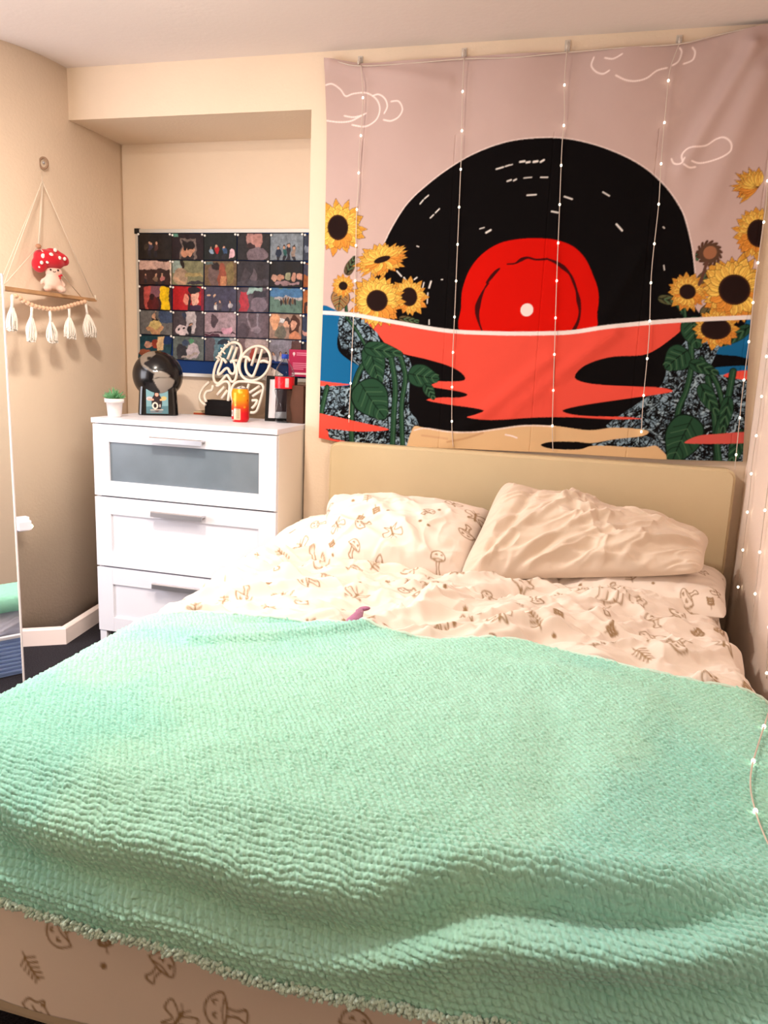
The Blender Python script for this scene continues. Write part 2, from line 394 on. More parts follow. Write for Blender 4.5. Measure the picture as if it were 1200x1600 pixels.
PH[1, 4] = ((24, 22, 24), [('e', .25, .35, .14, .15, (196, 150, 130)), ('e', .5, .35, .14, .13, (180, 130, 106)), ('e', .8, .42, .13, .18, (150, 150, 120)), ('e', 1.1, .42, .12, .15, (190, 140, 120)), ('e', 1.38, .4, .1, .15, (190, 140, 120)), ('l', .35, .15, 1.3, .12, .12, (150, 120, 124))], 'black print of a row of lit faces')
PH[2, 0] = ((58, 34, 36), [('r', .25, 0, .5, 1, (190, 84, 78)), ('r', .95, 0, 1.4, 1, (244, 200, 24)), ('r', .5, .5, .95, 1, (130, 84, 96)), ('e', .65, .25, .24, .35, (92, 28, 30)), ('e', .6, .55, .12, .14, (50, 24, 28))], 'print with a bright yellow block beside a red figure')
PH[2, 1] = ((178, 22, 26), [('e', .68, .45, .14, .24, (226, 140, 120)), ('e', 1.08, .5, .17, .26, (232, 176, 156)), ('e', 1.05, .85, .26, .18, (34, 24, 32)), ('e', 1.15, .08, .35, .2, (56, 28, 60)), ('r', 1.35, 0, 1.5, 1, (130, 20, 44)), ('e', .83, .35, .06, .4, (40, 20, 26))], 'bright red print of two faces, one in a dark hat')
PH[2, 2] = ((66, 62, 84), man(.55, .05, .5, (210, 208, 206))+man(.75, .05, .5, (90, 80, 90))+man(1.2, .05, .55, (180, 176, 184))+[('e', .2, .65, .06, .06, (220, 180, 150)), ('e', .45, .62, .06, .06, (220, 180, 150))], 'violet grey print of people in white shirts')
PH[2, 3] = ((84, 70, 80), [('r', .12, 0, .55, .85, (176, 46, 60)), ('r', .5, .75, 1.2, 1, (150, 178, 172)), ('e', 1.05, .3, .4, .35, (116, 102, 114)), ('r', .8, .6, 1.4, .85, (50, 44, 54))], 'purple print with a red column of light')
PH[2, 4] = ((92, 120, 108), [('r', 0, .62, 1.5, 1, (70, 116, 160)), ('r', .2, .55, 1.5, .64, (176, 170, 170))]+[('e', .5+.11*i, .45+.03*(i % 2), .05, .16, ((46, 34, 40), (120, 84, 60))[i % 2]) for i in range(7)], 'print of a group standing below a blue sky')
PH[3, 0] = ((106, 104, 104), [('r', .9, .5, 1.5, 1, (64, 80, 110)), ('e', .7, .5, .14, .4, (40, 30, 34)), ('e', .72, .35, .3, .3, (208, 184, 120)), ('l', .4, .3, .9, .05, .14, (200, 150, 110)), ('l', 1.0, .3, .6, .05, .14, (206, 158, 120)), ('e', .7, .8, .1, .12, (205, 160, 130))], 'print of someone in yellow sitting cross-legged')
PH[3, 1] = ((70, 60, 66), [('r', .65, .1, 1.1, 1, (196, 186, 190))]+man(.85, .1, .6, (24, 20, 28))+[('e', .42, .22, .28, .22, (214, 196, 200)), ('e', .35, .28, .07, .06, (30, 24, 30)), ('e', .55, .28, .07, .06, (30, 24, 30)), ('e', .55, .8, .12, .14, (50, 60, 84))], 'print with a pale round face below two figures')
PH[3, 2] = ((160, 136, 144), [('e', .45, .65, .2, .28, (72, 50, 58)), ('r', 0, .15, 1.5, .2, (60, 34, 46)), ('r', .05, 0, .7, .12, (70, 20, 40)), ('e', 1.05, .25, .24, .14, (206, 150, 170))], 'mauve print with a dark hanging coat')
PH[3, 3] = ((100, 84, 92), [('l', .5, 1, .6, .4, .06, (140, 126, 136)), ('l', .95, 1, 1.0, .3, .08, (136, 124, 134)), ('e', .9, .35, .3, .15, (132, 116, 126)), ('e', .3, .25, .25, .3, (74, 58, 66))], 'dull mauve print, fourth row fourth')
PH[3, 4] = ((150, 120, 104), [('r', .1, .65, 1.0, .82, (230, 226, 226)), ('e', .25, .7, .2, .35, (220, 160, 120)), ('e', .55, .25, .25, .3, (110, 104, 90)), ('e', .8, .7, .15, .2, (60, 40, 34)), ('e', .78, .6, .12, .16, (214, 160, 130)), ('e', 1.15, .55, .25, .42, (74, 40, 28)), ('e', 1.1, .58, .15, .22, (222, 166, 140)), ('e', 1.2, .1, .3, .2, (200, 130, 96))], 'sunny print of a smiling long-haired woman')
PH[4, 0] = ((26, 66, 78), [('e', .45, .6, .2, .16, (200, 150, 130)), ('e', .75, .6, .16, .2, (150, 60, 44)), ('r', .85, .35, 1.15, .95, (222, 188, 140)), ('e', .3, .25, .3, .16, (150, 84, 60)), ('r', 1.15, .6, 1.5, 1, (20, 50, 100))], 'teal print of faces above the globe bank')
PH[4, 1] = ((92, 100, 96), [('e', .45, .3, .28, .35, (50, 46, 50)), ('e', .95, .4, .3, .35, (186, 172, 178)), ('e', .9, .85, .14, .12, (80, 140, 100)), ('l', .5, .1, 1.1, .25, .12, (176, 160, 150)), ('e', .6, .75, .13, .15, (60, 74, 100))], 'grey green print of two people crouching')
PH[4, 2] = ((96, 128, 140), [('r', 0, 0, .45, 1, (90, 78, 84)), ('e', .9, .4, .25, .4, (60, 110, 130)), ('e', .9, .8, .3, .12, (20, 28, 44)), ('r', 1.2, .5, 1.5, 1, (168, 166, 168))], 'blue print behind the left half of the neon sign')
PH[4, 3] = ((176, 156, 154), [('r', 0, .0, .4, 1, (120, 96, 98)), ('e', .75, .3, .12, .4, (170, 60, 44)), ('r', .9, .2, 1.5, .4, (44, 36, 40))], 'pale pink print behind the round neon tube')
PH[4, 4] = ((140, 136, 150), man(.2, .0, .6, (190, 186, 196))+man(.5, .0, .62, (210, 206, 214))+man(.8, .0, .62, (196, 192, 204))+[('r', 1.0, .4, 1.5, 1, (96, 60, 54)), ('r', 0, 0, 1.5, .12, (30, 60, 130))], 'print of people in white beside the magenta card')
for r_ in range(5):
    PH[r_, 5] = [((40, 50, 74), [('r', .1, .3, .4, .6, (120, 130, 150))], 'sliver of dark blue print at the right end of the top row'),
                 ((150, 80, 30), [('r', 0, .5, .5, 1, (60, 60, 80))], 'sliver of orange print at the right end of the second row'),
                 ((164, 92, 40), [('r', .1, 0, .3, .5, (60, 30, 20))], 'sliver of orange brown print at the right end of the third row'),
                 ((50, 60, 86), [('r', 0, .2, .5, .35, (190, 140, 130))], 'sliver of navy print at the right end of the fourth row'),
                 ((44, 34, 44), [('r', 0, .4, .5, .6, (90, 40, 50))], 'sliver of dark print at the right end of the bottom row')][r_]
M_PHOTO = mat('photo_print', (0.5, 0.5, 0.5), 0.4, attr=True, spec=0.25)
PX = [-1.885, -1.716, -1.557, -1.398, -1.243, -1.088, -0.985]; PZ = [1.731, 1.616, 1.506, 1.397, 1.286, 1.178]
YB = BY-0.0115
pins = []
for (r_, c_), (bg, shp, desc) in PH.items():
    x0, x1 = PX[c_]+0.0008, PX[c_+1]-0.0008; z1, z0 = PZ[r_]-0.0008, PZ[r_+1]+0.0008
    sag = 0.0
    if (r_, c_) == (4, 0): sag = 0.012
    z1 -= 0.006*(c_ == 5); wd, ht = x1-x0, z1-z0; cv = Canvas(0, 0, 1.5, 1.0, 0.0155, bg)
    sx = wd/ht/1.5
    for s_ in shp:
        if s_[0] == 'e': cv.ell((s_[1], s_[2]), s_[3], s_[4], s_[5])
        elif s_[0] == 'r': cv.poly([(s_[1], s_[2]), (s_[3], s_[2]), (s_[3], s_[4]), (s_[1], s_[4])], s_[5])
        elif s_[0] == 'l': cv.line([(s_[1], s_[2]), (s_[3], s_[4])], s_[5], s_[6])
    wx = .22*(fbm(cv.X*4+r_*9, cv.Y*4+c_*7, 3, 3)-.5); wy = .22*(fbm(cv.X*4+c_*5, cv.Y*4+r_*3, 8, 3)-.5)
    mott = (.30+.75*fbm(cv.X*7+r_*9, cv.Y*7+c_*7, r_+c_, 4)+.25*vnoise(cv.X*22, cv.Y*22, c_))
    edge = np.clip(np.minimum(np.minimum(cv.X, 1.5-cv.X), np.minimum(cv.Y, 1-cv.Y))*30, .15, 1); mott = mott*edge; cv.A = cv.sample(cv.X+wx, cv.Y+wy)
    n, k = cv.h, cv.w
    U = np.linspace(0, 1, k)[None, :].repeat(n, 0); V = np.linspace(0, 1, n)[:, None].repeat(k, 1)
    curl = 0.003*(1-V)**2+0.0015*np.sin(U*6.28+r_+c_)**2
    tilt = random.uniform(-.015, .015)
    P = np.stack([U*wd-sag*(1-V), -curl-0.0008*((r_*7+c_) % 3)-0.0006, V*ht+tilt*(U-0.5)*wd], -1)
    ob = grid('photo_print', P, M_PHOTO, color=np.clip(cv.A*mott[..., None], 0, 1))
    md = ob.modifiers.new('thick', 'SOLIDIFY'); md.thickness = 0.0004
    ob.location = (x0, YB, z0)
    tag(ob, desc, 'photo', 'photo prints pinned to the notice board')
bm = bmesh.new(); add_ball(bm, (0, 0, 0), 0.0052, 2, (1, .8, 1)); add_tube(bm, [(0, 0.003, 0), (0, .012, 0)], .0012, 6)
pin0 = from_bm('push_pin', bm, M_PIN, None, True); first = True
GP = 'white push pins holding the photo prints'
for r_ in range(5):
    for c_ in range(6):
        for dx in ((0.005,) if c_ == 0 else (-0.006, 0.007)):
            if c_ == 4 and r_ in (0, 3) and dx < 0: continue
            o = pin0 if first else pin0.copy()
            if not first: COL.objects.link(o)
            first = False
            o.location = (PX[c_]+dx, YB-0.007, PZ[r_]-0.006+random.uniform(-.002, .002)+(-.004 if dx > 0 and c_ > 0 else 0))
            rn = ['top', 'second', 'third', 'fourth', 'bottom'][r_]
            where = ['at its left edge', 'between first and second print', 'between second and third print', 'between third and fourth print', 'between fourth and fifth print', 'at its right end'][c_]
            sd = '' if c_ == 0 or (c_ == 4 and r_ in (0, 3)) else (', left of pair' if dx < 0 else ', right of pair')
            tag(o, 'white push pin, %s row of prints, %s%s' % (rn, where, sd), 'push pin', GP)
# magenta card tucked at the lower right of the board
def flatcard(name, quad, Yp, th, res, bg, draw, label, cat, group=None):
    q = [on_y(x, y, Yp) for x, y in quad]; x0 = min(p[0] for p in q); x1 = max(p[0] for p in q); z0 = min(p[2] for p in q); z1 = max(p[2] for p in q)
    cv = Canvas(0, 0, x1-x0, z1-z0, res, bg); draw(cv, x1-x0, z1-z0)
    n, k = cv.h, cv.w; U = np.linspace(0, 1, k)[None, :].repeat(n, 0); V = np.linspace(0, 1, n)[:, None].repeat(k, 1)
    P = np.stack([U*(x1-x0), 0*U, V*(z1-z0)], -1)
    o = grid(name, P, mat('printed_card', (.5, .5, .5), 0.5, attr=True), color=cv.A); o.location = (x0, Yp, z0)
    md = o.modifiers.new('thick', 'SOLIDIFY'); md.thickness = th
    return tag(o, label, cat, group)
def dcard(c, W_, H_):
    c.ell((W_*.24, H_*.85), W_*.06, H_*.06, (250, 220, 226)); c.poly([(W_*.18, H_*.86), (W_*.30, H_*.86), (W_*.24, H_*.74)], (250, 220, 226))
    for i in range(2): c.line([(W_*.38, H_*(.88-.07*i)), (W_*.9, H_*(.88-.07*i))], .0035, (236, 150, 180))
    for i in range(4): c.line([(W_*.2, H_*(.50-.07*i)), (W_*(.95 if i < 3 else .7), H_*(.50-.07*i))], .003, (236, 150, 180))
    c.poly([(W_*.18, H_*.08), (W_*.97, H_*.08), (W_*.97, H_*.15), (W_*.18, H_*.15)], (250, 226, 232))
flatcard('printed_card', [(452, 547), (452, 588), (483, 588), (483, 547)], 0.325, 0.001, 0.0016, (186, 30, 84), dcard, 'magenta printed card with small white shield mark, lower right of the notice board', 'card')

# ------------------------------------------------------------------ things on the chest
T = DH
# potted plant
pt = empty('potted_plant', (-1.675, -0.185, T), 'small green spiky succulent in a white pot at the left end of the chest', 'plant')
bm = bmesh.new(); add_lathe(bm, [(0, 0), (.024, 0), (.026, .004), (.031, .056), (.037, .057), (.038, .072), (.034, .073), (.033, .066), (.0, .064)], 32)
from_bm('pot', bm, mat('white_ceramic', rgb(240, 232, 230), 0.4, noise=0.1, nscale=60), pt, True)
bm = bmesh.new()
for i in range(130):
    a = random.uniform(0, 6.28); t = random.random()**.6; ln_ = random.uniform(.035, .06)*(1-.3*t)
    b0 = Vector((math.cos(a)*.012*t, math.sin(a)*.012*t, .066)); d = Vector((math.cos(a)*t, math.sin(a)*t, 1.1-.6*t)).normalized()
    add_tube(bm, [b0, b0+d*ln_*.5, b0+d*ln_+Vector((0, 0, -.004*t))], [.002, .0032, .0004], 5)
from_bm('leaves', bm, mat('succulent_green', rgb(52, 110, 66), 0.55, noise=0.5, nscale=50, col2=rgb(110, 160, 110)), pt, True)
# black globe money bank
gl = empty('globe_money_bank', (-1.622, 0.05, T), 'black globe bank with silver continents on a square base showing a small picture', 'money bank', None, (0, 0, .55))
G = 0.102; GZ = 0.163
def continents():
    cv = Canvas(-math.pi, -1.6, 2*math.pi, 3.2, 0.022, (16, 14, 16))
    sil, dk = (146, 136, 126), (16, 14, 16)
    # lon 0 faces the room; the Americas are seen there
    cv.poly([(-1.35, 1.2), (-.9, 1.35), (-.35, 1.3), (-.12, 1.02), (-.3, .86), (-.42, .66), (-.62, .55), (-.62, .38), (-.38, .30), (-.24, .18), (-.40, .24), (-.75, .42), (-.95, .62), (-1.2, .8)], (124, 112, 100))
    cv.poly([(-.36, .86), (-.62, .82), (-.52, .66), (-.36, .68)], dk)
    cv.line([(-.62, .42), (-.42, .32), (-.28, .2), (-.12, .12)], .05, sil)
    cv.poly([(-.12, .16), (.1, .22), (.32, .14), (.5, .02), (.42, -.03), (.0, -.04), (-.18, -.1)], sil)
    cv.poly([(-.2, -.12), (.08, -.06), (.5, -.05), (.72, -.16), (.66, -.42), (.48, -.56), (.38, -.86), (.24, -1.0), (.12, -.96), (.08, -.62), (-.06, -.42)], sil)
    cv.poly([(1.5, .9), (2.3, 1.1), (2.9, .8), (2.4, .3), (1.9, .1), (1.6, .4)], (110, 100, 90)); cv.poly([(1.4, .4), (2.0, .3), (1.9, -.5), (1.6, -.6)], sil)
    return cv
cv = continents(); n, k = 90, 150
LO = np.linspace(-math.pi, math.pi, k)[None, :].repeat(n, 0); LA = np.linspace(-math.pi/2, math.pi/2, n)[:, None].repeat(k, 1)
colr = cv.sample(LO, LA); rr = G+0.0012*(colr.mean(-1) > .05)
P = np.stack([rr*np.cos(LA)*np.sin(LO), -rr*np.cos(LA)*np.cos(LO), rr*np.sin(LA)+GZ], -1)
grid('globe', P, mat('painted_globe', (0, 0, 0), 0.25, attr=True, coat=0.2), gl, colr)
bm = bmesh.new(); n = 12
rings = []
for z, hw in ((0, .079), (.004, .081), (.10, .076), (.118, .074), (.124, .066)):
    q = []
    for sx, sy, a0 in ((1, -1, -90), (1, 1, 0), (-1, 1, 90), (-1, -1, 180)):
        for i in range(5):
            a = math.radians(a0+i*22.5); q.append(bm.verts.new((sx*(hw-.02)+.02*math.cos(a), sy*(hw-.02)*.9+.02*math.sin(a), z)))
    rings.append(q)
for a, b in zip(rings[:-1], rings[1:]):
    for i in range(20): bm.faces.new((a[i], a[(i+1) % 20], b[(i+1) % 20], b[i]))
bm.faces.new(list(reversed(rings[0]))); bm.faces.new(rings[-1])
from_bm('base', bm, mat('gloss_black', rgb(14, 13, 14), 0.2, coat=0.5), gl, False)
cv = Canvas(0, 0, 1, 1.22, 0.02, (120, 160, 168))
cv.poly([(0, 0), (1, 0), (1, .4), (0, .35)], (84, 122, 132)); cv.ell((.15, .75), .14, .1, (220, 190, 190)); cv.ell((.8, .78), .13, .1, (196, 176, 110))
cv.ell((.48, .55), .24, .45, (48, 36, 40)); cv.ell((.48, .98), .12, .16, (50, 30, 30)); cv.ell((.48, .96), .08, .1, (222, 160, 140)); cv.line([(.3, .7), (.12, .72)], .1, (214, 160, 140)); cv.line([(.66, .7), (.82, .72)], .1, (214, 170, 120))
cv.ell((.4, .4), .14, .18, (226, 214, 200)); cv.ell((.4, .4), .075, .11, (40, 30, 34)); cv.line([(.62, .45), (.62, .35)], .05, (220, 206, 196)); cv.line([(.2, .18), (.74, .2)], .05, (196, 180, 170)); cv.line([(.2, .08), (.7, .09)], .04, (140, 120, 120))
U = np.linspace(0, 1, cv.w)[None, :].repeat(cv.h, 0); V = np.linspace(0, 1, cv.h)[:, None].repeat(cv.w, 1)
o = grid('picture', np.stack([U*.088-.048, -.0745+0*U+V*.003, V*.100+.008], -1), M_PHOTO, gl, cv.A); o['label'] = 'small picture of a dark-haired person on pale blue'
md = o.modifiers.new('thick', 'SOLIDIFY'); md.thickness = 0.002; md.offset = -1
# slim orange notebook lying behind
nb = empty('notebook', (-1.46, 0.21, T), 'slim orange-edged notebook lying flat between the globe bank and the neon sign', 'notebook', None, (0, 0, .15))
boxobj('cover', (-.06, -.05, 0), (.06, .05, .008), mat('orange_cover', rgb(178, 76, 44), 0.6), nb, .001)
boxobj('pages', (-.058, -.052, .0085), (.056, .048, .013), mat('cream_pages', rgb(206, 186, 150), 0.9), nb)

# neon sign: acrylic plate and unlit white tubes
NYP = 0.115
ns = empty('neon_sign', on_y(360, 648, NYP), 'unlit white neon tube sign on clear acrylic leaning against the alcove wall', 'neon sign')
bx = np.array(ns.location)
def nx(X, Y_, dy=0.0):
    p = on_y(300+X/9.23, 520+Y_/9.23, NYP); h = max(p[2]-T, 0)
    return (p[0]-bx[0], dy+0.28*h, p[2]-bx[2])
bm = bmesh.new()
out = spline([nx(*q) for q in ((225, 400), (300, 210), (430, 100), (560, 110), (640, 210), (840, 160), (1010, 250), (1075, 430), (1050, 620), (1090, 800), (1060, 1000), (1000, 1180), (600, 1185), (170, 1175), (50, 960), (90, 780), (210, 640))], 4, True)
front = [bm.verts.new((p[0], p[1]+.006, p[2])) for p in out]; back = [bm.verts.new((p[0], p[1]+.010, p[2])) for p in out]
bm.faces.new(front); bm.faces.new(list(reversed(back)))
for i in range(len(out)): bm.faces.new((front[i], back[i], back[(i+1) % len(out)], front[(i+1) % len(out)]))
bmesh.ops.recalc_face_normals(bm, faces=bm.faces[:])
from_bm('acrylic_plate', bm, mat('clear_acrylic', rgb(240, 236, 230), 0.08, trans=1.0, ior=1.05, spec=0.4), ns)
M_NEON = mat('unlit_neon_tube', rgb(226, 212, 196), 0.35)
tubes = [[(300, 370), (258, 450), (240, 600), (265, 700), (320, 735), (370, 690), (430, 612), (470, 650), (512, 706), (560, 690), (575, 600), (568, 490), (600, 350), (605, 260), (570, 170), (500, 132), (430, 145), (370, 190), (320, 260), (270, 350)],
         [(405, 435), (345, 375), (325, 460), (300, 560), (312, 608), (350, 580), (400, 522), (440, 518), (480, 580), (530, 590), (545, 520), (505, 415), (460, 425)], [(465, 405), (560, 398)],
         [(465, 180), (415, 380)], [(532, 200), (488, 400)],
         [(640, 345), (700, 350), (748, 405)], [(688, 370), (688, 480), (722, 570), (780, 622), (822, 612), (872, 420), (905, 230)], [(822, 210), (775, 475)], [(895, 420), (950, 402), (1025, 432)],
         [(300, 760), (330, 765), (400, 712), (460, 712), (495, 780), (497, 985)], [(250, 760), (240, 830), (170, 850), (150, 920), (185, 1000)], [(190, 710), (110, 800), (78, 900), (100, 980), (180, 1045)], [(420, 780), (330, 900)], [(470, 830), (400, 950)],
         [(560, 970), (527, 870), (540, 770), (600, 712), (700, 705), (920, 730), (975, 770), (985, 850), (940, 1090), (900, 1148), (840, 1150)], [(770, 740), (745, 825), (680, 790), (605, 812), (577, 880), (600, 930)], [(930, 770), (790, 870)], [(970, 830), (840, 920)], [(840, 980), (915, 980), (890, 1050), (850, 1090)]]
for q in tubes:
    pts = [nx(a, b, -.004) for a, b in q]; pts = spline(pts, 4) if len(pts) > 2 else pts
    tubeobj('neon_tube', pts, .0062, M_NEON, ns, 8)
cp_ = [nx(820+222*math.cos(a)+18*math.sin(a), 438-255*math.sin(a), -.004) for a in np.linspace(0, 2*math.pi, 33)]
tubeobj('neon_tube', cp_, .0062, M_NEON, ns, 8)
bm = bmesh.new()
for (a, b, c, d) in ((400, 115, 440, 160), (350, 160, 400, 205), (305, 215, 355, 255), (280, 285, 330, 320), (335, 262, 380, 300), (250, 350, 300, 378), (300, 330, 335, 370)):
    add_tube(bm, [nx(a, b, -.010), nx(c, d, -.010)], .0035, 6)
from_bm('lash_tubes', bm, M_NEON, ns)
# black box
bb = boxobj('black_speaker_box', (-.068, -.03, 0), (.068, .03, .066), mat('matt_black_fabric', rgb(22, 22, 26), 0.8, bump=.4, bscale=600, bdist=.001), None, .006)
bb.location = (*on_z(342, 650, T)[:2], T); bb.location.y += .03
tag(bb, 'low black rectangular box in front of the neon sign', 'speaker')
# drinks can
cn = empty('drinks_can', (*on_z(375.5, 659, T)[:2], T), 'orange and red drinks can in front of the neon sign', 'drinks can')
cr, chh = .035, .133
cv = Canvas(0, 0, 6.283, 4.0, .035, (226, 120, 20))
for i in range(40):
    z = i/40*4; cv.poly([(0, z), (6.283, z), (6.283, z+.12), (0, z+.12)], tuple(np.array((204, 16, 30))*(1-min(max((z-1.0)/1.6, 0), 1))+np.array((236, 150, 24))*min(max((z-1.0)/1.6, 0), 1)))
for i in range(26): cv.ell((random.uniform(0, 6.28), random.uniform(1.6, 3.8)), .12, .12, random.choice([(250, 190, 60), (214, 60, 24), (246, 160, 30)]))
a0 = 4.712
cv.poly([(a0-.35, .3), (a0+.45, .3), (a0+.45, 1.6), (a0-.35, 1.6)], (226, 206, 170))
for i in range(9): cv.poly([(a0-.27, .42+.13*i), (a0+.37, .42+.13*i), (a0+.37, .48+.13*i), (a0-.27, .48+.13*i)], (60, 70, 50))
cv.poly([(a0-.95, .7), (a0-.5, .7), (a0-.5, 1.4), (a0-.95, 1.4)], (240, 230, 220)); cv.poly([(a0-.85, .85), (a0-.6, .85), (a0-.6, 1.25), (a0-.85, 1.25)], (60, 40, 40))
cv.line([(a0-1.0, 1.9), (a0-.7, 2.4), (a0-.95, 2.9)], .12, (250, 236, 220)); cv.line([(a0-1.0, .25), (a0-.4, .25)], .1, (250, 220, 200))
prof = [(0.0275, 0), (0.031, .004), (cr, .012), (cr, chh-.018), (0.0315, chh-.008), (0.028, chh-.002), (0.0265, chh)]
zz = np.interp(np.linspace(0, 1, 60), np.linspace(0, 1, 7), [p[1] for p in prof]); zz = np.linspace(0, chh, 70)
rrp = np.interp(zz, [p[1] for p in prof], [p[0] for p in prof])
TH = np.linspace(0, 2*math.pi, 97)[None, :].repeat(70, 0); ZZ = zz[:, None].repeat(97, 1); RR = rrp[:, None].repeat(97, 1)
grid('can_body', np.stack([RR*np.cos(TH), RR*np.sin(TH), ZZ], -1), mat('printed_can', (0, 0, 0), 0.3, metal=.25, attr=True), cn, cv.sample(TH, ZZ/chh*4.0))
bm = bmesh.new(); add_lathe(bm, [(0, chh-.005), (.024, chh-.005), (.0262, chh), (.0275, chh+.001), (.0285, chh-.002)], 40); from_bm('lid', bm, M_STEEL, cn, True)
bm = bmesh.new(); add_box(bm, (-.006, -.016, chh-.003), (.006, .006, chh+.002), .002); add_tube(bm, [(0, -.01, chh-.002), (.004, .008, chh+.010)], .0025, 6); from_bm('ring_pull', bm, M_STEEL, cn)
bm = bmesh.new(); add_lathe(bm, [(0, .002), (.024, .0), (.0275, .0), (.0295, .003)], 40); from_bm('base_rim', bm, M_STEEL, cn, True)
# plastic bottle
bo = empty('plastic_bottle', (*on_z(444, 660, T)[:2], T), 'empty clear plastic bottle with red label and blue cap at the right of the chest', 'bottle')
prof = [(0, .006), (.02, .003), (.030, .0), (.036, .006), (.0385, .02), (.038, .036), (.034, .055), (.0305, .072), (.031, .088), (.036, .108), (.0395, .125), (.0395, .134), (.0385, .136), (.0385, .182), (.0395, .184), (.039, .196), (.034, .214), (.024, .232), (.0150, .246), (.0125, .252), (.0125, .262)]
bm = bmesh.new(); seg = 60; rings = []
for (r0, z) in [(p[0], p[1]) for p in spline([(a, b, 0) for a, b in prof], 3)]:
    r0 = max(r0, .0005); fl = max(0, 1-abs(z-.03)/.05)
    rings.append([bm.verts.new((math.cos(2*math.pi*k_/seg)*r0*(1-.05*fl*math.cos(5*2*math.pi*k_/seg)), math.sin(2*math.pi*k_/seg)*r0*(1-.05*fl*math.cos(5*2*math.pi*k_/seg)), z)) for k_ in range(seg)])
for a, b in zip(rings[:-1], rings[1:]):
    for k_ in range(seg): bm.faces.new((a[k_], a[(k_+1) % seg], b[(k_+1) % seg], b[k_]))
ob = from_bm('bottle_body', bm, mat('clear_plastic', rgb(225, 230, 232), 0.06, trans=1.0, ior=1.15, spec=.5), bo, True)
md = ob.modifiers.new('thick', 'SOLIDIFY'); md.thickness = .0008
cv = Canvas(0, 0, 6.283, 1.2, .03, (206, 20, 34))
cv.poly([(a0+.45, .15), (a0+.8, .15), (a0+.8, 1.05), (a0+.45, 1.05)], (240, 226, 226))
for i in range(7): cv.line([(a0+.48, .22+.12*i), (a0+.77, .22+.12*i)], .04, (90, 30, 40))
for q in ([(a0-1.1, .5), (a0-.9, .8), (a0-.7, .45), (a0-.5, .8)], [(a0-.4, .4), (a0-.2, .75), (a0, .4), (a0+.2, .7)]): cv.line(q, .06, (226, 60, 70))
TH = np.linspace(0, 2*math.pi, 120)[None, :].repeat(30, 0); ZZ = np.linspace(.137, .183, 30)[:, None].repeat(120, 1)
o = grid('bottle_label', np.stack([.0395*np.cos(TH), .0395*np.sin(TH), ZZ], -1), mat('label_film', (0, 0, 0), .3, attr=True), bo, cv.sample(TH, (ZZ-.137)/.046*1.2)); o['label'] = 'red wrap-around label with a white bar code'
bm = bmesh.new(); add_lathe(bm, [(.0136, .254), (.0145, .255), (.0145, .270), (.013, .272), (0, .272)], 30); from_bm('bottle_cap', bm, mat('blue_cap', rgb(20, 60, 160), .4), bo, True)
# black picture frame leaning behind the bottle
def frame_quad(name, quad3, wd, th, label, cat, M_, inner, m_in, mat_in):
    q = [Vector(p) for p in quad3]; o = empty(name, q[0], label, cat); q = [p-q[0] for p in q]
    X = (q[1]-q[0]); Z = (q[3]-q[0]); lx, lz = X.length, Z.length; X.normalize(); Z = (Z-X*Z.dot(X)).normalized(); Yv = Z.cross(X)
    M4 = Matrix((X, Yv, Z)).transposed()
    bm = bmesh.new()
    for lo, hi in (((0, 0, 0), (lx, th, wd)), ((0, 0, lz-wd), (lx, th, lz)), ((0, 0, wd), (wd, th, lz-wd)), ((lx-wd, 0, wd), (lx, th, lz-wd))): add_box(bm, lo, hi, .001, M4)
    from_bm('frame', bm, M_, o)
    bm = bmesh.new(); add_box(bm, (wd, .006, wd), (lx-wd, .012, lz-wd), 0, M4); from_bm('mount', bm, m_in, o)
    bm = bmesh.new(); add_box(bm, (lx*.32, .0035, lz*.22), (lx*.68, .0055, lz*.78), 0, M4); from_bm('print', bm, mat_in, o)
    return o
fb = [on_y(413.5, 647, .05), on_y(462, 662, .09)]; 
p0_, p1_ = Vector(fb[0]), Vector(fb[1]); p0_.z = T+.001; p1_.z = T+.001
p3_ = Vector(on_y(428, 588, .13)); X_ = (p1_-p0_)
frame_quad('picture_frame', [p0_, p1_, p1_, p3_], .013, .016, 'black picture frame with a white mount leaning behind the clear bottle', 'picture frame', mat('satin_black_wood', rgb(20, 18, 18), .7, spec=.2), None, mat('white_mount', rgb(226, 222, 228), .7), mat('dark_print', rgb(70, 40, 50), .5, noise=.6, nscale=40))
# pale cards standing behind the frame
cdo = empty('paper_card', (0, 0, 0), 'cream greeting card standing behind the round neon tube', 'card')
qa = [Vector(on_y(x, y, .20)) for x, y in ((412, 610), (434, 622), (446, 588), (418, 570))]
c0 = qa[0].copy(); cdo.location = c0
bm = bmesh.new(); a = [bm.verts.new(p-c0) for p in qa]; b = [bm.verts.new(p-c0+Vector((0, .002, 0))) for p in qa]
bm.faces.new(a); bm.faces.new(list(reversed(b)))
for i in range(4): bm.faces.new((a[i], b[i], b[(i+1) % 4], a[(i+1) % 4]))
bmesh.ops.recalc_face_normals(bm, faces=bm.faces[:]); from_bm('card_leaf', bm, mat('cream_card', rgb(226, 208, 196), .8, noise=.15, nscale=60), cdo)
o = boxobj('cardboard_box', (-.045, -.02, 0), (.03, .10, .15), mat('brown_card', rgb(88, 54, 38), .8, noise=.3, nscale=12), None, .002)
o.location = (-.985, .05, T); o.rotation_euler = (0, 0, -.1); tag(o, 'dark brown carton tucked beside the pier behind the bottle', 'box')
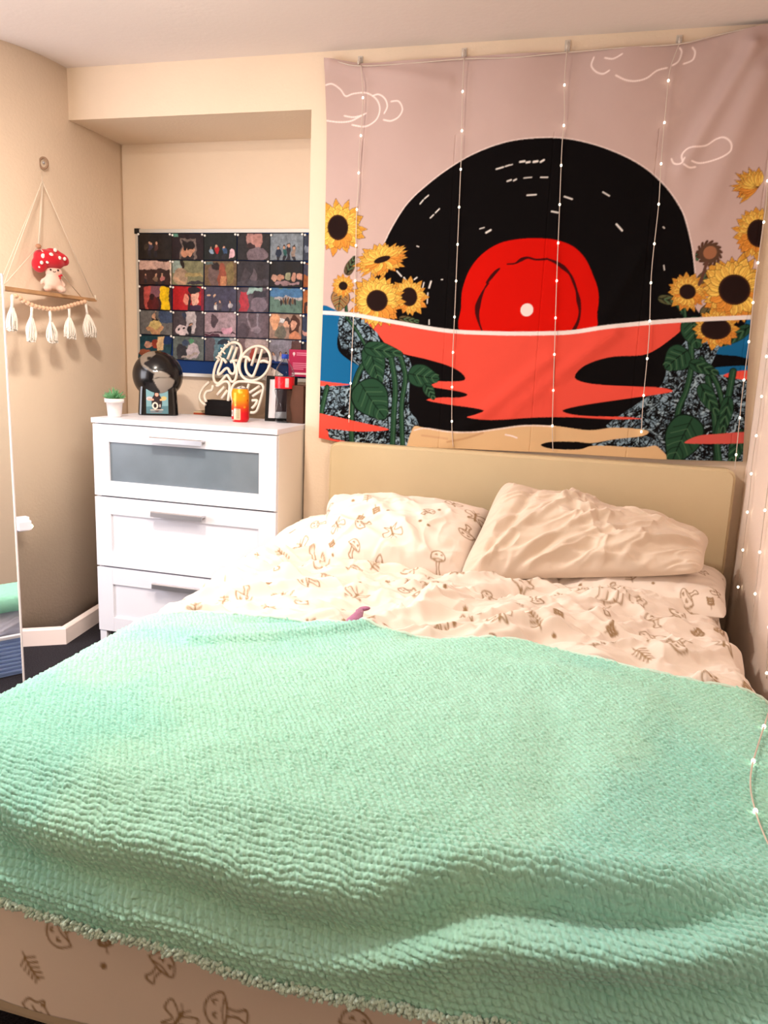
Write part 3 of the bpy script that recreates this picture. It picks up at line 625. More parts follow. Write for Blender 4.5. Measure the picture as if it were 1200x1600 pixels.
# ------------------------------------------------------------------ hanging shelf with plush on the curved wall
SX0, SX1 = -1.975, -1.912
hs = empty('hanging_shelf', (-1.94, -0.19, 1.41), 'small wooden shelf with bead garland and white tassels hung by cords on the curved wall', 'shelf')
hb = Vector(hs.location)
def hp(x, y, X=SX1): return Vector(on_x(x, y, X))-hb
M_WOOD = mat('pale_pine', rgb(206, 160, 116), 0.55, noise=0.3, nscale=14)
a_, b_ = hp(5, 453), hp(151, 466)
bm = bmesh.new(); z = (a_.z+b_.z)/2
add_prism(bm, [(a_.x, a_.y), (b_.x, b_.y), (b_.x-.05, b_.y-.03), (a_.x-.075, a_.y+.03)], z-.006, z+.006)
from_bm('shelf_board', bm, M_WOOD, hs)
ring = hp(64, 256, -2.0)
bm = bmesh.new(); rp = [(ring.x+.020+.016*RX[0]*math.cos(t), ring.y+.016*RX[1]*math.cos(t)-.01, ring.z+.02*math.sin(t)) for t in np.linspace(0, 2*math.pi, 25)]
add_tube(bm, rp, .0042, 8, False); from_bm('ring', bm, mat('dark_wood_ring', rgb(150, 120, 96), .5), hs, True)
bm = bmesh.new(); add_tube(bm, [(ring.x-.04, ring.y, ring.z+.004), (ring.x+.012, ring.y, ring.z+.004)], .003, 8); add_ball(bm, (ring.x+.012, ring.y, ring.z+.004), .006); from_bm('nail', bm, M_STEEL, hs, True)
kn = hp(66, 283, -1.965); bead = hp(60, 385, -1.935)
tz = z+.004
for q in ([ring-Vector((0, 0, .018)), kn, a_+Vector((-.008, .006, .006))], [ring-Vector((0, 0, .018)), kn, b_+Vector((-.008, -.012, .006))], [kn, a_+Vector((-.04, .02, .006))],
          [kn, bead], [kn+Vector((0, .006, 0)), bead+Vector((0, .004, 0))], [bead, Vector((a_.x-.02, a_.y+.02, tz))], [bead, Vector((b_.x-.015, b_.y-.08, tz))]):
    tubeobj('cord', q, .0016, M_CORD, hs, 6)
bm = bmesh.new(); add_ball(bm, bead, .0105, 3, (1, 1, .9)); from_bm('wooden_bead', bm, mat('bead_wood', rgb(176, 126, 96), .5), hs, True)
bm = bmesh.new(); add_tube(bm, [a_+Vector((0, .004, -.004)), a_+Vector((-.004, .006, .018))], .0045, 6); from_bm('cord_knot', bm, M_CORD, hs, True)
bm = bmesh.new(); add_tube(bm, [b_+Vector((0, -.004, -.008)), b_+Vector((-.004, -.006, .012))], .0045, 6); from_bm('cord_knot', bm, M_CORD, hs, True)
gar = spline([hp(*q) for q in ((14, 458), (28, 464), (44, 474), (60, 480), (80, 483), (98, 481), (112, 477), (126, 473), (137, 470))], 8)
tubeobj('garland_cord', gar, .0013, M_CORD, hs, 5)
M_BEAD = mat('garland_beads', rgb(228, 188, 156), .5)
L_ = [0]
for p, q in zip(gar[:-1], gar[1:]): L_.append(L_[-1]+np.linalg.norm(np.array(q)-np.array(p)))
L_ = np.array(L_); GA = np.array([list(g) for g in gar])
s_ = .035
while s_ < L_[-1]-.02:
    c = [np.interp(s_, L_, GA[:, i]) for i in range(3)]
    bm = bmesh.new(); add_ball(bm, c, .0094, 2); from_bm('garland_bead', bm, M_BEAD, hs, True); s_ += .0215
M_TAS = mat('white_cotton', rgb(246, 236, 224), .95, bump=.5, bscale=300, bdist=.002)
for (x1, y1, x2, y2, wd) in ((19, 462, 19, 513, 15), (50, 477, 48, 530, 14), (78, 487, 82, 532, 17), (108, 480, 110, 526, 20), (134, 474, 141, 523, 22)):
    A, B = hp(x1, y1), hp(x2, y2); bm = bmesh.new(); hw = wd/2/395
    mid = A.lerp(B, .36)
    add_tube(bm, [A+Vector((0, 0, .006)), A, A.lerp(B, .1), A.lerp(B, .2), mid], [.0015, .005, .0055, .0045, .0065], 8)
    for i in range(54):
        t = random.uniform(-1, 1); q = random.uniform(-1, 1)*math.sqrt(1-t*t); e = B+Vector((q*hw*.7, t*hw, random.uniform(-.008, .010)))
        m_ = mid.lerp(e, random.uniform(.4, .7))+Vector((q*hw*.5, t*hw*.5+random.uniform(-.003, .003), 0)); tip = e+Vector((random.uniform(-.003, .003), random.uniform(-.004, .004), -.002))
        add_tube(bm, spline([mid+Vector((q*.003, t*.004, .004)), m_, tip], 3), .0021, 5)
        add_ball(bm, tip, .0032, 1)
    from_bm('tassel', bm, M_TAS, hs, True)
# mushroom plush on the shelf
th = 0.665
mp = empty('mushroom_plush', (-1.937, -0.188, 1.424), 'mushroom soft toy with red white-spotted cap and smiling pink body on the hanging shelf', 'soft toy', None, (0, 0, .95))
def blob(name, parent, m, items, sub=3, rem=.004):
    bm = bmesh.new()
    for c, r_, sc, rot in items: add_ball(bm, c, r_, sub, sc, Matrix.Rotation(rot, 3, 'Y'))
    o = from_bm(name, bm, m, parent, True)
    md = o.modifiers.new('merge', 'REMESH'); md.mode = 'VOXEL'; md.voxel_size = rem; md.use_smooth_shade = True
    md = o.modifiers.new('soft', 'SMOOTH'); md.iterations = 4
    return o
M_PINK = mat('pink_plush', rgb(232, 196, 178), .95, sheen=.4, bump=.3, bscale=400, bdist=.001)
M_RED = mat('red_plush', rgb(196, 24, 40), .9, sheen=.3, bump=.3, bscale=400, bdist=.001)
M_DOT = mat('white_felt_dot', rgb(246, 230, 222), .9); M_INK = mat('black_thread', rgb(20, 16, 16), .5)
blob('body', mp, M_PINK, [((.004, 0, .042), .034, (1, .75, 1.0), 0), ((.006, -.002, .078), .030, (1.05, .8, .85), 0), ((-.022, -.012, .014), .015, (1, 1.2, .9), 0), ((.030, -.014, .012), .016, (1.1, 1.3, .85), 0),
                         ((-.036, 0, .040), .010, (.8, .8, 1.5), .5), ((.040, -.002, .036), .010, (.8, .8, 1.5), -.5)])
blob('cap', mp, M_RED, [((-.010, -.004, .124), .047, (1.25, .9, .74), .25), ((-.045, -.002, .103), .030, (1, .9, 1.1), .2), ((.036, .0, .130), .028, (1.2, .9, .85), .5), ((.012, 0, .148), .026, (1.3, .8, .7), .3)])
for (x, z_, r_) in ((-.040, .131, .0085), (-.012, .136, .0095), (.020, .130, .0065), (.040, .129, .0065), (-.046, .106, .0065), (-.026, .110, .006), (-.052, .092, .006), (.006, .158, .007)):
    d = math.sqrt(max(0, 1-((x+.005)/.07)**2-((z_-.125)/.05)**2)); bm = bmesh.new(); add_ball(bm, (x, -.014-.026*d, z_), r_, 2, (1, .55, 1.15)); from_bm('white_spot', bm, M_DOT, mp, True)
for x in (-.012, .016):
    bm = bmesh.new(); add_ball(bm, (x, -.0262, .084), .0038, 2); from_bm('eye', bm, M_INK, mp, True)
tubeobj('smile', [(-.004, -.0262, .079), (-.001, -.027, .0765), (.003, -.0272, .076), (.007, -.0265, .079)], .0013, M_INK, mp, 6)
bm = bmesh.new(); add_ball(bm, (.020, -.030, .062), .0055, 2, (1, .5, .8)); add_ball(bm, (.027, -.027, .066), .0055, 2, (1, .5, .8)); add_ball(bm, (.022, -.030, .055), .004, 2, (.8, .5, 1.2)); from_bm('heart', bm, M_RED, mp, True)

# ------------------------------------------------------------------ standing mirror, crate and laundry by the bed
k_ = 0.85
MP = Vector((CAM[0]-1.925*k_, CAM[1]+2.229*k_, 0)); ma = math.radians(-60)
mi = empty('standing_mirror', MP, 'tall full-length mirror with thin white frame standing at the left edge of the room', 'mirror', None, (0, 0, ma))
MH, MW = 1.41, .40                                   # local +x faces the room, mirror runs along local -y
bm = bmesh.new()
for lo, hi in (((-.012, -.004, 0), (.004, 0, MH)), ((-.012, -MW, 0), (.004, -MW+.004, MH)), ((-.012, -MW, 0), (.004, 0, .004)), ((-.012, -MW, MH-.004), (.004, 0, MH))): add_box(bm, lo, hi, .001)
from_bm('frame', bm, mat('white_frame', rgb(244, 236, 238), .4), mi)
boxobj('glass', (-.006, -MW+.004, .004), (0.001, -.004, MH-.004), mat('mirror_glass', (.92, .92, .92), .01, metal=1.0), mi)
boxobj('back_board', (-.011, -MW+.006, .006), (-.007, -.006, MH-.006), M_GAP, mi)
ct = empty('storage_crate', (-1.36, -1.585, 0), 'pale blue ribbed storage crate on the carpet, seen in the standing mirror', 'crate', None, (0, 0, math.pi/2+.08))
M_BLUE = mat('pale_blue_plastic', rgb(150, 176, 226), .45)
bm = bmesh.new()
add_box(bm, (-.09, -.26, 0), (.09, .26, .012)); 
for s_ in (-1, 1): add_box(bm, (s_*.09-.004, -.26, 0), (s_*.09+.004, .26, .15)); add_box(bm, (-.09, s_*.26-.004, 0), (.09, s_*.26+.004, .15))
from_bm('crate_body', bm, M_BLUE, ct)
bm = bmesh.new()
for i in range(9):
    zc = .012+i*.0155
    add_box(bm, (-.101, -.27, zc), (-.09, .27, zc+.009), .002); add_box(bm, (.09, -.27, zc), (.101, .27, zc+.009), .002); add_box(bm, (-.1, -.272, zc), (.1, -.26, zc+.009), .002); add_box(bm, (-.1, .26, zc), (.1, .272, zc+.009), .002)
from_bm('ribs', bm, M_BLUE, ct)
bm = bmesh.new(); add_box(bm, (-.106, -.277, .146), (-.088, .277, .158), .003); add_box(bm, (.088, -.277, .146), (.106, .277, .158), .003); add_box(bm, (-.1, -.277, .146), (.1, -.26, .158), .003); add_box(bm, (-.1, .26, .146), (.1, .277, .158), .003)
from_bm('rim', bm, mat('white_rim', rgb(236, 236, 244), .4), ct)
n = 70; U, V = np.meshgrid(np.linspace(0, 2*math.pi, 2*n), np.linspace(-math.pi/2, math.pi/2, n))
nz_ = fbm(np.cos(U)*2+5, np.sin(U)*2+V*2, 5); nz2 = ridged(np.cos(U)*3+9, np.sin(U)*3+V*3, 8, 2)
R_ = .75+.35*nz_+.3*nz2
P = np.stack([.078*R_*np.cos(V)*np.cos(U), .235*R_*np.cos(V)*np.sin(U), .085*R_*np.sin(V)], -1)
o = grid('laundry_pile', P, mat('lilac_white_laundry', rgb(214, 214, 232), .85, noise=.3, nscale=9)); o.location = (-1.36, -1.585, .158); o.rotation_euler = (0, 0, math.pi/2+.08)
tag(o, 'crumpled pale lilac laundry heaped in the blue crate, seen in the mirror', 'laundry')
U2_, V2_ = np.meshgrid(np.linspace(-1, 1, 90), np.linspace(-1, 1, 60)); sp_ = (np.clip(1-np.abs(U2_)**4, 0, 1)*np.clip(1-np.abs(V2_)**4, 0, 1))**.4
hh = .035*sp_*(1+.3*np.sign(1)*fbm(U2_*3, V2_*3, 14))+.004*vnoise(U2_*30, V2_*30, 3)
Pm = np.concatenate([np.stack([U2_*.25, V2_*.09, hh+.01], -1), np.stack([U2_*.25, V2_*.09, -hh*.6], -1)[::-1]], 0)
o = grid('folded_towel', Pm, mat('mint_towel', rgb(150, 216, 190), .95, bump=.6, bscale=300, bdist=.003)); o.location = (-1.36, -1.585, .262); o.rotation_euler = (0, 0, .08)
tag(o, 'folded mint green towel lying on the lilac laundry, seen in the mirror', 'towel')
# plug-in night light on the curved wall, its socket behind
nl = empty('night_light', (-1.968, -0.37, 0.505), 'small white plug-in night light glowing low on the curved wall beside the mirror edge', 'night light', None, (0, 0, 1.1))
NLp = nl.location; NLp.x = -2.095; NLp.y = -.42
p_ = Vector(on_y(38, 820, -.40)); nl.location = p_
boxobj('body', (-.030, -.024, -.019), (.019, .008, .019), mat('white_plastic', rgb(236, 230, 240), .4), nl, .005)
boxobj('wall_plate', (-.036, .006, -.028), (.024, .04, .028), M_WHITE, nl, .004)
bm = bmesh.new(); add_ball(bm, (.024, -.004, -.008), .008, 2); from_bm('lamp_lens', bm, mat('warm_lens', (1, .8, .5), .3, emit=(1, .72, .35), estr=25), nl, True)

# ------------------------------------------------------------------ tapestry
Z_TOP = [(-.885, 2.272), (-.751, 2.250), (-.56, 2.247), (-.378, 2.254), (-.2, 2.248), (-.029, 2.250), (.15, 2.246), (.321, 2.252), (.447, 2.268), (.584, 2.290), (.68, 2.297)]
def _pw(tab, v): return np.interp(v, [t[0] for t in tab], [t[1] for t in tab])
def T2(*q): return [tuple(on_y(x, y, -.012)[[0, 2]]) for x, y in q]
def T1(x, y): return tuple(on_y(x, y, -.012)[[0, 2]])
lb = [(z, x) for x, z in sorted(T2((508, 90), (511, 200), (510, 300), (508, 400), (505, 490), (501, 600), (499, 684)), key=lambda t: t[1])]
rb = [(z, x) for x, z in sorted(T2((1197, 300), (1172, 499), (1166, 600), (1160, 720)), key=lambda t: t[1])]+[(2.0, .652), (2.3, .682)]
bt = T2((499, 684), (525, 690), (700, 700), (860, 707), (1030, 717), (1160, 721))
RES = .0021
cv = Canvas(-.90, .86, 1.60, 1.46, RES, (190, 165, 160))
BLK, RED, COR, BLU, SAND, SLATE, CREAM = (9, 6, 7), (196, 14, 4), (216, 76, 62), (20, 92, 140), (206, 170, 128), (126, 150, 166), (226, 210, 206)
cv.A *= (0.97+.06*fbm(cv.X*3, cv.Y*3, 2))[..., None]
CL = (246, 228, 224)
def sline(pts, wpx, col, where=None, amt=1.0, n=5): cv.line([p[:2] for p in spline([(*t, 0) for t in T2(*pts)], n)], wpx/400., col, where, amt)
def spoly(pts, col, where=None, n=4, closed=True): cv.poly([p[:2] for p in spline([(*t, 0) for t in T2(*pts)], n, True)], col, where)
for c in ([(510, 134), (520, 132), (532, 140), (540, 150), (552, 146), (572, 145), (588, 155), (594, 170), (590, 185), (580, 194), (568, 198), (550, 195)], [(510, 189), (530, 191), (548, 189), (562, 182), (572, 177)], [(538, 181), (552, 183), (566, 180)],
          [(582, 150), (592, 148), (602, 155), (606, 167), (601, 178)], [(612, 160), (624, 160), (630, 172), (624, 184), (612, 190), (600, 188)],
          [(928, 90), (924, 103), (931, 113), (942, 117), (952, 112)], [(962, 120), (976, 127), (992, 129), (1010, 124), (1026, 112), (1042, 107)], [(1050, 103), (1060, 96), (1065, 82), (1062, 75)], [(1068, 100), (1082, 94), (1086, 82), (1082, 74)], [(945, 92), (958, 94), (972, 87)],
          [(1049, 248), (1053, 256), (1063, 257), (1069, 248)], [(1066, 255), (1065, 243), (1075, 233), (1092, 231), (1104, 228), (1118, 219), (1130, 217), (1140, 226), (1140, 238), (1128, 247), (1110, 253), (1092, 256), (1080, 253)], [(1067, 258), (1076, 263), (1086, 262)]):
    sline(c, 2.0, CL, amt=.75)
REC = [(583, 503), (585, 450), (592, 410), (603, 378), (620, 345), (640, 316), (668, 290), (700, 266), (740, 242), (790, 224), (840, 217), (885, 218), (930, 228), (975, 245), (1010, 265), (1033, 285), (1050, 306), (1065, 331), (1073, 355), (1080, 385), (1084, 415), (1086, 445), (1084, 475), (1080, 506)]
sline(REC, 3, CREAM, amt=.7); spoly(REC+[(900, 524), (700, 524)], BLK)
for a, b, c, d, wd in ((776, 265, 787, 262, 3), (790, 261, 796, 259, 2.5), (797, 259, 801, 258, 2), (813, 254, 820, 253, 4), (823, 255, 828, 254, 4), (834, 254, 840, 253, 4.5), (845, 254, 850, 251, 4), (793, 284, 799, 282, 3), (803, 283, 807, 281, 3), (819, 279, 831, 278, 2), (845, 278, 856, 278, 2.5), (824, 306, 838, 305, 3),
                       (657, 319, 662, 313, 2.5), (664, 311, 670, 306, 2.5), (673, 341, 678, 336, 2.5), (681, 333, 687, 327, 2.5), (750, 358, 757, 356, 2), (760, 364, 767, 360, 4), (862, 331, 872, 333, 3), (882, 308, 894, 312, 3), (942, 301, 952, 307, 2.5), (963, 351, 972, 361, 3.5), (1036, 355, 1038, 357, 2), (1037, 415, 1038, 422, 2),
                       (674, 440, 671, 450, 3.5), (669, 458, 668, 474, 2.5), (621, 424, 628, 432, 3), (632, 434, 636, 440, 3), (648, 437, 652, 434, 3), (663, 442, 661, 450, 2.5), (671, 500, 671, 507, 2.5), (652, 385, 655, 386, 2), (690, 437, 692, 437, 2), (1064, 490, 1070, 492, 2)):
    cv.line(T2((a, b), (c, d)), wd*.62/400., (226, 220, 216), amt=.9)
spoly([(724, 521), (721, 480), (723, 452), (734, 422), (753, 398), (780, 381), (812, 374), (845, 373), (871, 376), (896, 386), (914, 404), (926, 429), (935, 457), (933, 488), (922, 521), (820, 525)], RED)
for q, ws in (([(754, 518), (749, 505), (746, 490), (747, 478), (751, 465), (757, 452), (763, 443)], [1.5, 3, 6, 8, 5, 2, 3]), ([(761, 442), (768, 433), (775, 425), (781, 420)], [3, 5, 4.5, 2]), ([(793, 413), (805, 412), (815, 406), (825, 403), (838, 406), (855, 405)], [2, 2, 5, 3, 2.5, 3]),
              ([(855, 405), (868, 410), (880, 418), (890, 428), (896, 440), (901, 455), (904, 470), (906, 487), (903, 503), (895, 519)], [2, 4, 6, 3, 4, 3, 6, 3, 4, 6])):
    P = spline([(*t, 0) for t in T2(*q)], 4); cv.line([p[:2] for p in P], np.interp(np.linspace(0, 1, len(P)), np.linspace(0, 1, len(ws)), ws)/400., (60, 8, 10))
hc = T1(823.5, 484.5); cv.ell(hc, .0225, .0225, CREAM)
# water: everything below the waterline
WL = [(495, 488), (530, 490), (560, 493), (620, 504), (700, 517), (780, 521), (850, 521), (895, 519), (950, 511), (1020, 504), (1080, 500), (1172, 496), (1185, 496)]
under = T2(*WL)+T2((1190, 740), (480, 740)); cv.poly(under, BLK); UM = cv.full(under)
for poly_ in ([(490, 484), (531, 488), (535, 505), (528, 528), (530, 548), (545, 562), (562, 572), (568, 580), (556, 590), (548, 602), (525, 602), (500, 596), (480, 596)], [(1180, 490), (1180, 556), (1150, 556), (1112, 552), (1110, 545), (1130, 535), (1160, 510), (1168, 496)], [(1105, 578), (1130, 573), (1180, 572), (1180, 582), (1140, 588)]):
    spoly(poly_, BLU)
FLs = [[(532, 492), (572, 500), (590, 520), (600, 545), (640, 560), (640, 600), (640, 640), (655, 665), (648, 735), (490, 735), (490, 605), (548, 606), (568, 580), (535, 545)], [(1085, 520), (1065, 540), (1045, 560), (1035, 600), (1000, 628), (960, 655), (950, 668), (1010, 672), (1028, 695), (1030, 740), (1185, 740), (1185, 590), (1110, 588), (1115, 560), (1140, 500)],
       [(925, 694), (960, 684), (1005, 680), (1030, 695), (1000, 700), (950, 700)]]
FM = np.zeros_like(cv.X)
for q in FLs: FM = np.maximum(FM, cv.full([p[:2] for p in spline([(*t, 0) for t in T2(*q)], 3, True)]))
m_ = FM*np.clip((vnoise(cv.X*9+3, cv.Y*9, 21)-.16)*8, 0, 1)
cv.A = cv.A*(1-m_[..., None])+lin(np.array(SLATE)/255.)*m_[..., None]
rn = random.Random(8); fy, fx = np.nonzero(FM > .5)
for i in range(5200):
    k = rn.randrange(len(fx)); x0 = cv.X[0, fx[k]]; y0 = cv.Y[fy[k], 0]; a = rn.uniform(0, 6.28); L = rn.uniform(.006, .026); b_ = a+rn.uniform(-1.3, 1.3); wd = rn.choice((.0022, .003, .0045, .0065))
    p1 = (x0+L*math.cos(a), y0+L*math.sin(a)); p2 = (p1[0]+L*math.cos(b_), p1[1]+L*math.sin(b_)); cv.line([(x0, y0), p1, p2], [wd*.4, wd, wd*.3], BLK if rn.random() < .88 else (150, 172, 184), FM)
spoly([(490, 594), (515, 597), (548, 601), (515, 603), (490, 602)], COR)
MAIN = [(580, 500), (700, 515), (820, 520), (900, 517), (1000, 504), (1074, 499), (1064, 516), (1045, 532), (1025, 546), (1003, 555), (960, 557), (930, 564), (908, 575), (898, 590), (915, 598), (950, 602), (1000, 604), (1035, 606), (1051, 611), (1035, 615), (1000, 620), (950, 627), (905, 634), (879, 641), (892, 647), (920, 650), (965, 651), (1004, 654), (960, 655), (900, 652), (840, 652), (770, 656), (731, 652), (742, 648), (757, 641), (732, 636), (702, 632), (667, 625), (690, 621), (718, 621), (731, 617), (720, 612), (690, 607), (658, 602), (641, 597), (665, 595), (700, 596), (726, 594), (722, 583), (700, 571), (662, 560), (628, 552), (606, 540), (590, 520)]
P_ = T2(*MAIN); cv.poly([p[:2] for p in spline([(*t, 0) for t in P_], 3, True)], COR, UM)
for q in ([(1069, 691), (1090, 681), (1120, 678), (1180, 675), (1180, 692), (1130, 693), (1085, 693)], [(1130, 587), (1150, 580), (1180, 580), (1180, 592), (1150, 592)]): spoly(q, COR)
spoly([(645, 670), (665, 668), (700, 673), (740, 674), (780, 669), (820, 664), (865, 665), (920, 672), (960, 668), (1010, 672), (1004, 681), (960, 686), (925, 692), (900, 690), (862, 690), (845, 695), (862, 701), (905, 702), (930, 696), (1000, 699), (1028, 698), (1030, 735), (800, 730), (648, 725)], SAND)
sline([(648, 672), (665, 669), (700, 674), (740, 675), (780, 670), (820, 665), (865, 666)], 2.2, CREAM, amt=.6)
sline([(790, 679), (800, 681), (808, 684)], 2, CREAM); sline([(700, 690), (730, 684), (755, 676)], 3, (190, 150, 110)); sline([(660, 680), (700, 685)], 3, (196, 156, 118))
# leaves and stems
GRN, GRD, GRL = (36, 68, 48), (12, 26, 20), (70, 104, 74)
def stem(pts, wd=7):
    sline(pts, wd+2.5, GRD); sline(pts, wd, GRN); sline([(x+1, y) for x, y in pts], 1.3, GRL, amt=.6)
def leaf(cx, cy, L, Wd, ang, col=GRN):
    ca, sa = math.cos(math.radians(ang)), math.sin(math.radians(ang)); q = lambda u, v: (cx+(u*L*ca-v*Wd*sa), cy+(u*L*sa+v*Wd*ca))
    base = [(-1, 0), (-.8, .75), (-.2, 1), (.4, .7), (1, 0), (.4, -.7), (-.2, -1), (-.8, -.75)]
    spoly([q(u*1.06, v*1.08) for u, v in base], GRD); spoly([q(u, v) for u, v in base], col)
    sline([q(-.95, 0), q(0, .05), q(.9, 0)], 1.5, GRD)
    for t in (-.75, -.5, -.25, 0, .25, .5):
        for s in (-1, 1): sline([q(t, 0), q(t+.2, s*.35), q(t+.42, s*(.75-.6*max(t+.2, 0)))], 1.1, GRD if t*4 % 2 else GRL, amt=.7)
stem([(575, 560), (560, 585), (552, 620), (550, 680), (556, 735)]); stem([(610, 552), (618, 600), (616, 650), (612, 735)]); stem([(626, 556), (634, 590), (628, 640), (632, 735)], 6); stem([(545, 500), (560, 520), (574, 545)], 3); stem([(512, 605), (504, 640), (498, 690)], 6)
leaf(586, 570, 32, 17, 75); leaf(583, 626, 34, 27, 55); leaf(663, 588, 24, 17, 10); leaf(672, 612, 14, 8, 60); leaf(600, 548, 30, 12, 10)
stem([(1078, 520), (1080, 570), (1072, 610), (1058, 650), (1055, 735)], 6); stem([(1105, 590), (1115, 640), (1120, 735)], 6); stem([(1145, 580), (1135, 630), (1120, 680), (1125, 735)], 7); stem([(1095, 560), (1120, 600), (1130, 640)], 5)
leaf(1085, 520, 25, 20, 80); leaf(1056, 562, 22, 20, 140); leaf(1100, 575, 24, 10, 20); leaf(1065, 688, 40, 28, 115); leaf(1108, 625, 28, 12, 60); leaf(1150, 525, 26, 9, 145); leaf(1150, 700, 30, 12, 110); leaf(1133, 650, 30, 10, 100)
spoly([(1069, 691), (1090, 681), (1120, 678), (1180, 675), (1180, 690), (1130, 693), (1085, 693)], (200, 84, 76)); spoly([(490, 646), (520, 650), (560, 659), (609, 671), (560, 674), (520, 670), (490, 669)], COR); spoly([(490, 669), (512, 672), (516, 684), (540, 690), (490, 694)], COR)
# sunflowers
YEL, YEM, ORN, BRN, OUT = (232, 194, 92), (214, 162, 66), (176, 104, 40), (34, 20, 18), (96, 56, 28)
def flower(cx, cy, R, r, ra=1.0, n=18, ang0=0, arc=(0, 360), sq=1.0, rot=0, ctr=True, ccy=0, where=None, seed=1):
    rn = random.Random(seed); cr, sr = math.cos(math.radians(rot)), math.sin(math.radians(rot))
    def q(x, y): x, y = x, y*sq; return T1(cx+x*cr-y*sr, cy+x*sr+y*cr)
    for lay in (0, 1, 2):
        for i in range(n):
            a = arc[0]+(arc[1]-arc[0])*(i+.5*(lay % 2))/n+rn.uniform(-4, 4); t = math.radians(a); L = R*(1-.13*lay)*rn.uniform(.88, 1.05); wp = max(R*.125, 2.6)*rn.uniform(.8, 1.2)
            r0 = r*.8; pts = []
            for u, v in ((0, -.4), (.35, -1), (.7, -.85), (1, 0), (.7, .85), (.35, 1), (0, .4)):
                rad = r0+(L-r0)*u; pts.append((rad*math.cos(t)-v*wp*math.sin(t), rad*math.sin(t)+v*wp*math.cos(t)))
            P = [q(*p) for p in pts]; cw = np.mean(P, 0)
            cv.poly(np.array(cw)+(np.array(P)-cw)*1.10, OUT, where)
            low = math.sin(t) > .1
            cv.poly([q(*p) for p in pts], (YEM if lay == 0 else YEL) if not (low and rn.random() < .5) else (218, 146, 60), where)
            for v in (-.4, .1, .5):
                cv.line([q(*( (r0+(L-r0)*u)*math.cos(t)-v*wp*math.sin(t)*(1-u*.5), (r0+(L-r0)*u)*math.sin(t)+v*wp*math.cos(t)*(1-u*.5))) for u in (.1, .5, .88)], .0022, ORN, where, .75)
    if ctr:
        for k in range(2):
            P = [q(r*ra*(1-.12*k)*math.cos(t), r*(1-.12*k)*math.sin(t)) for t in np.linspace(0, 2*math.pi, 30, endpoint=False)]; cv.poly(P, (58, 34, 24) if k == 0 else BRN, where)
ABOVE = 1-UM
stem([(540, 468), (543, 498)], 3); leaf(549, 415, 16, 7, -65, (84, 70, 50)); leaf(532, 470, 16, 14, 100, (150, 110, 70)); leaf(640, 500, 16, 5, 10, (96, 80, 54)); leaf(1090, 400, 8, 4, 100, (60, 50, 46)); leaf(1108, 430, 20, 9, -30, (96, 78, 52)); leaf(1048, 470, 20, 7, 12, (84, 82, 54)); stem([(1055, 474), (1068, 492)], 2); stem([(1068, 470), (1070, 496)], 3); leaf(1122, 480, 30, 12, -25, (92, 84, 56))
flower(529, 356, 44, 20, .82, 15, seed=2); flower(537, 447, 19, 7, 1, 12, seed=3)
flower(598, 406, 46, 8, 1.7, 15, sq=.6, rot=-18, seed=4); flower(640, 464, 31, 15, .85, 13, seed=5); flower(590, 470, 44, 17, 1.0, 18, seed=6)
flower(1185, 365, 44, 22, .85, 15, seed=7); flower(1183, 292, 42, 1, 1, 9, arc=(130, 290), sq=.75, ctr=False, seed=8); flower(1147, 453, 58, 24, 1.05, 19, seed=9); flower(1074, 456, 32, 12, 1.1, 16, seed=10)
flower(1118, 514, 38, 20, 1.2, 14, sq=.85, seed=11)
# bud
bc = (1108, 396)
for i in range(15):
    t = i/15*2*math.pi; sline([(bc[0]+9*math.cos(t), bc[1]+9*math.sin(t)), (bc[0]+15*math.cos(t+.1), bc[1]+15*math.sin(t+.1)), (bc[0]+19*math.cos(t+.35), bc[1]+19*math.sin(t+.35))], 3.2, (78, 50, 38), n=3)
cv.ell(T1(*bc), .033, .033, (84, 60, 46)); cv.ell(T1(bc[0]+1, bc[1]-1), .021, .021, (150, 100, 72)); sline([(1104, 410), (1098, 430), (1092, 445)], 4, (90, 60, 50))
# re-lay the water over the lower petals, leaving the submerged flower at the right
lowm = cv.full(T2(*WL)+T2((1185, 520), (1060, 520), (1060, 560), (480, 560)))*0
sline(WL, 5.5, (226, 216, 214), n=6)
nx_, nz_ = 760, 690
U, V = np.meshgrid(np.linspace(0, 1, nx_), np.linspace(0, 1, nz_))
zt0 = _pw(Z_TOP, -.885+U*1.565); zb0 = np.interp(U, np.linspace(0, 1, 60), np.interp(np.linspace(-.875, .676, 60), [p[0] for p in bt], [p[1] for p in bt]))
Zg = zb0+(zt0-zb0)*V; xl = _pw(lb, Zg); xr_ = _pw(rb, Zg); Xg = xl+(xr_-xl)*U
# soft folds: vertical sag folds between the hooks and the diagonal drag folds at the upper right
fold = .006*np.sin(Xg*17+1.5*np.sin(Zg*2))*np.clip((Zg-1.9)*2.2, 0, 1)
for (xa, za), (xb, zb_), am, wd in ((T1(1175, 75), T1(1065, 262), .012, .028), (T1(1190, 120), T1(1095, 340), .010, .04), (T1(1150, 90), T1(1010, 300), -.007, .05), (T1(860, 560), T1(700, 690), .006, .03), (T1(960, 520), T1(800, 640), .006, .03), (T1(520, 100), T1(700, 130), .008, .025), (T1(1000, 400), T1(930, 520), .006, .03)):
    dx, dz = xb-xa, zb_-za; L2 = dx*dx+dz*dz; t = ((Xg-xa)*dx+(Zg-za)*dz)/L2; tc = np.clip(t, 0, 1); D = np.hypot(Xg-xa-tc*dx, Zg-za-tc*dz); fold = fold+am*np.exp(-(D/wd)**2)*np.clip(1.1-.6*tc, 0, 1)
fold = fold+.006*fbm(Xg*2.5, Zg*2.5, 6)+.0012*fbm(Xg*12, Zg*12, 3)
fold = fold-.003*((np.abs(((Xg+.9) % .34)-.17) < .0015) & (Zg < 2)).astype(float)*.3
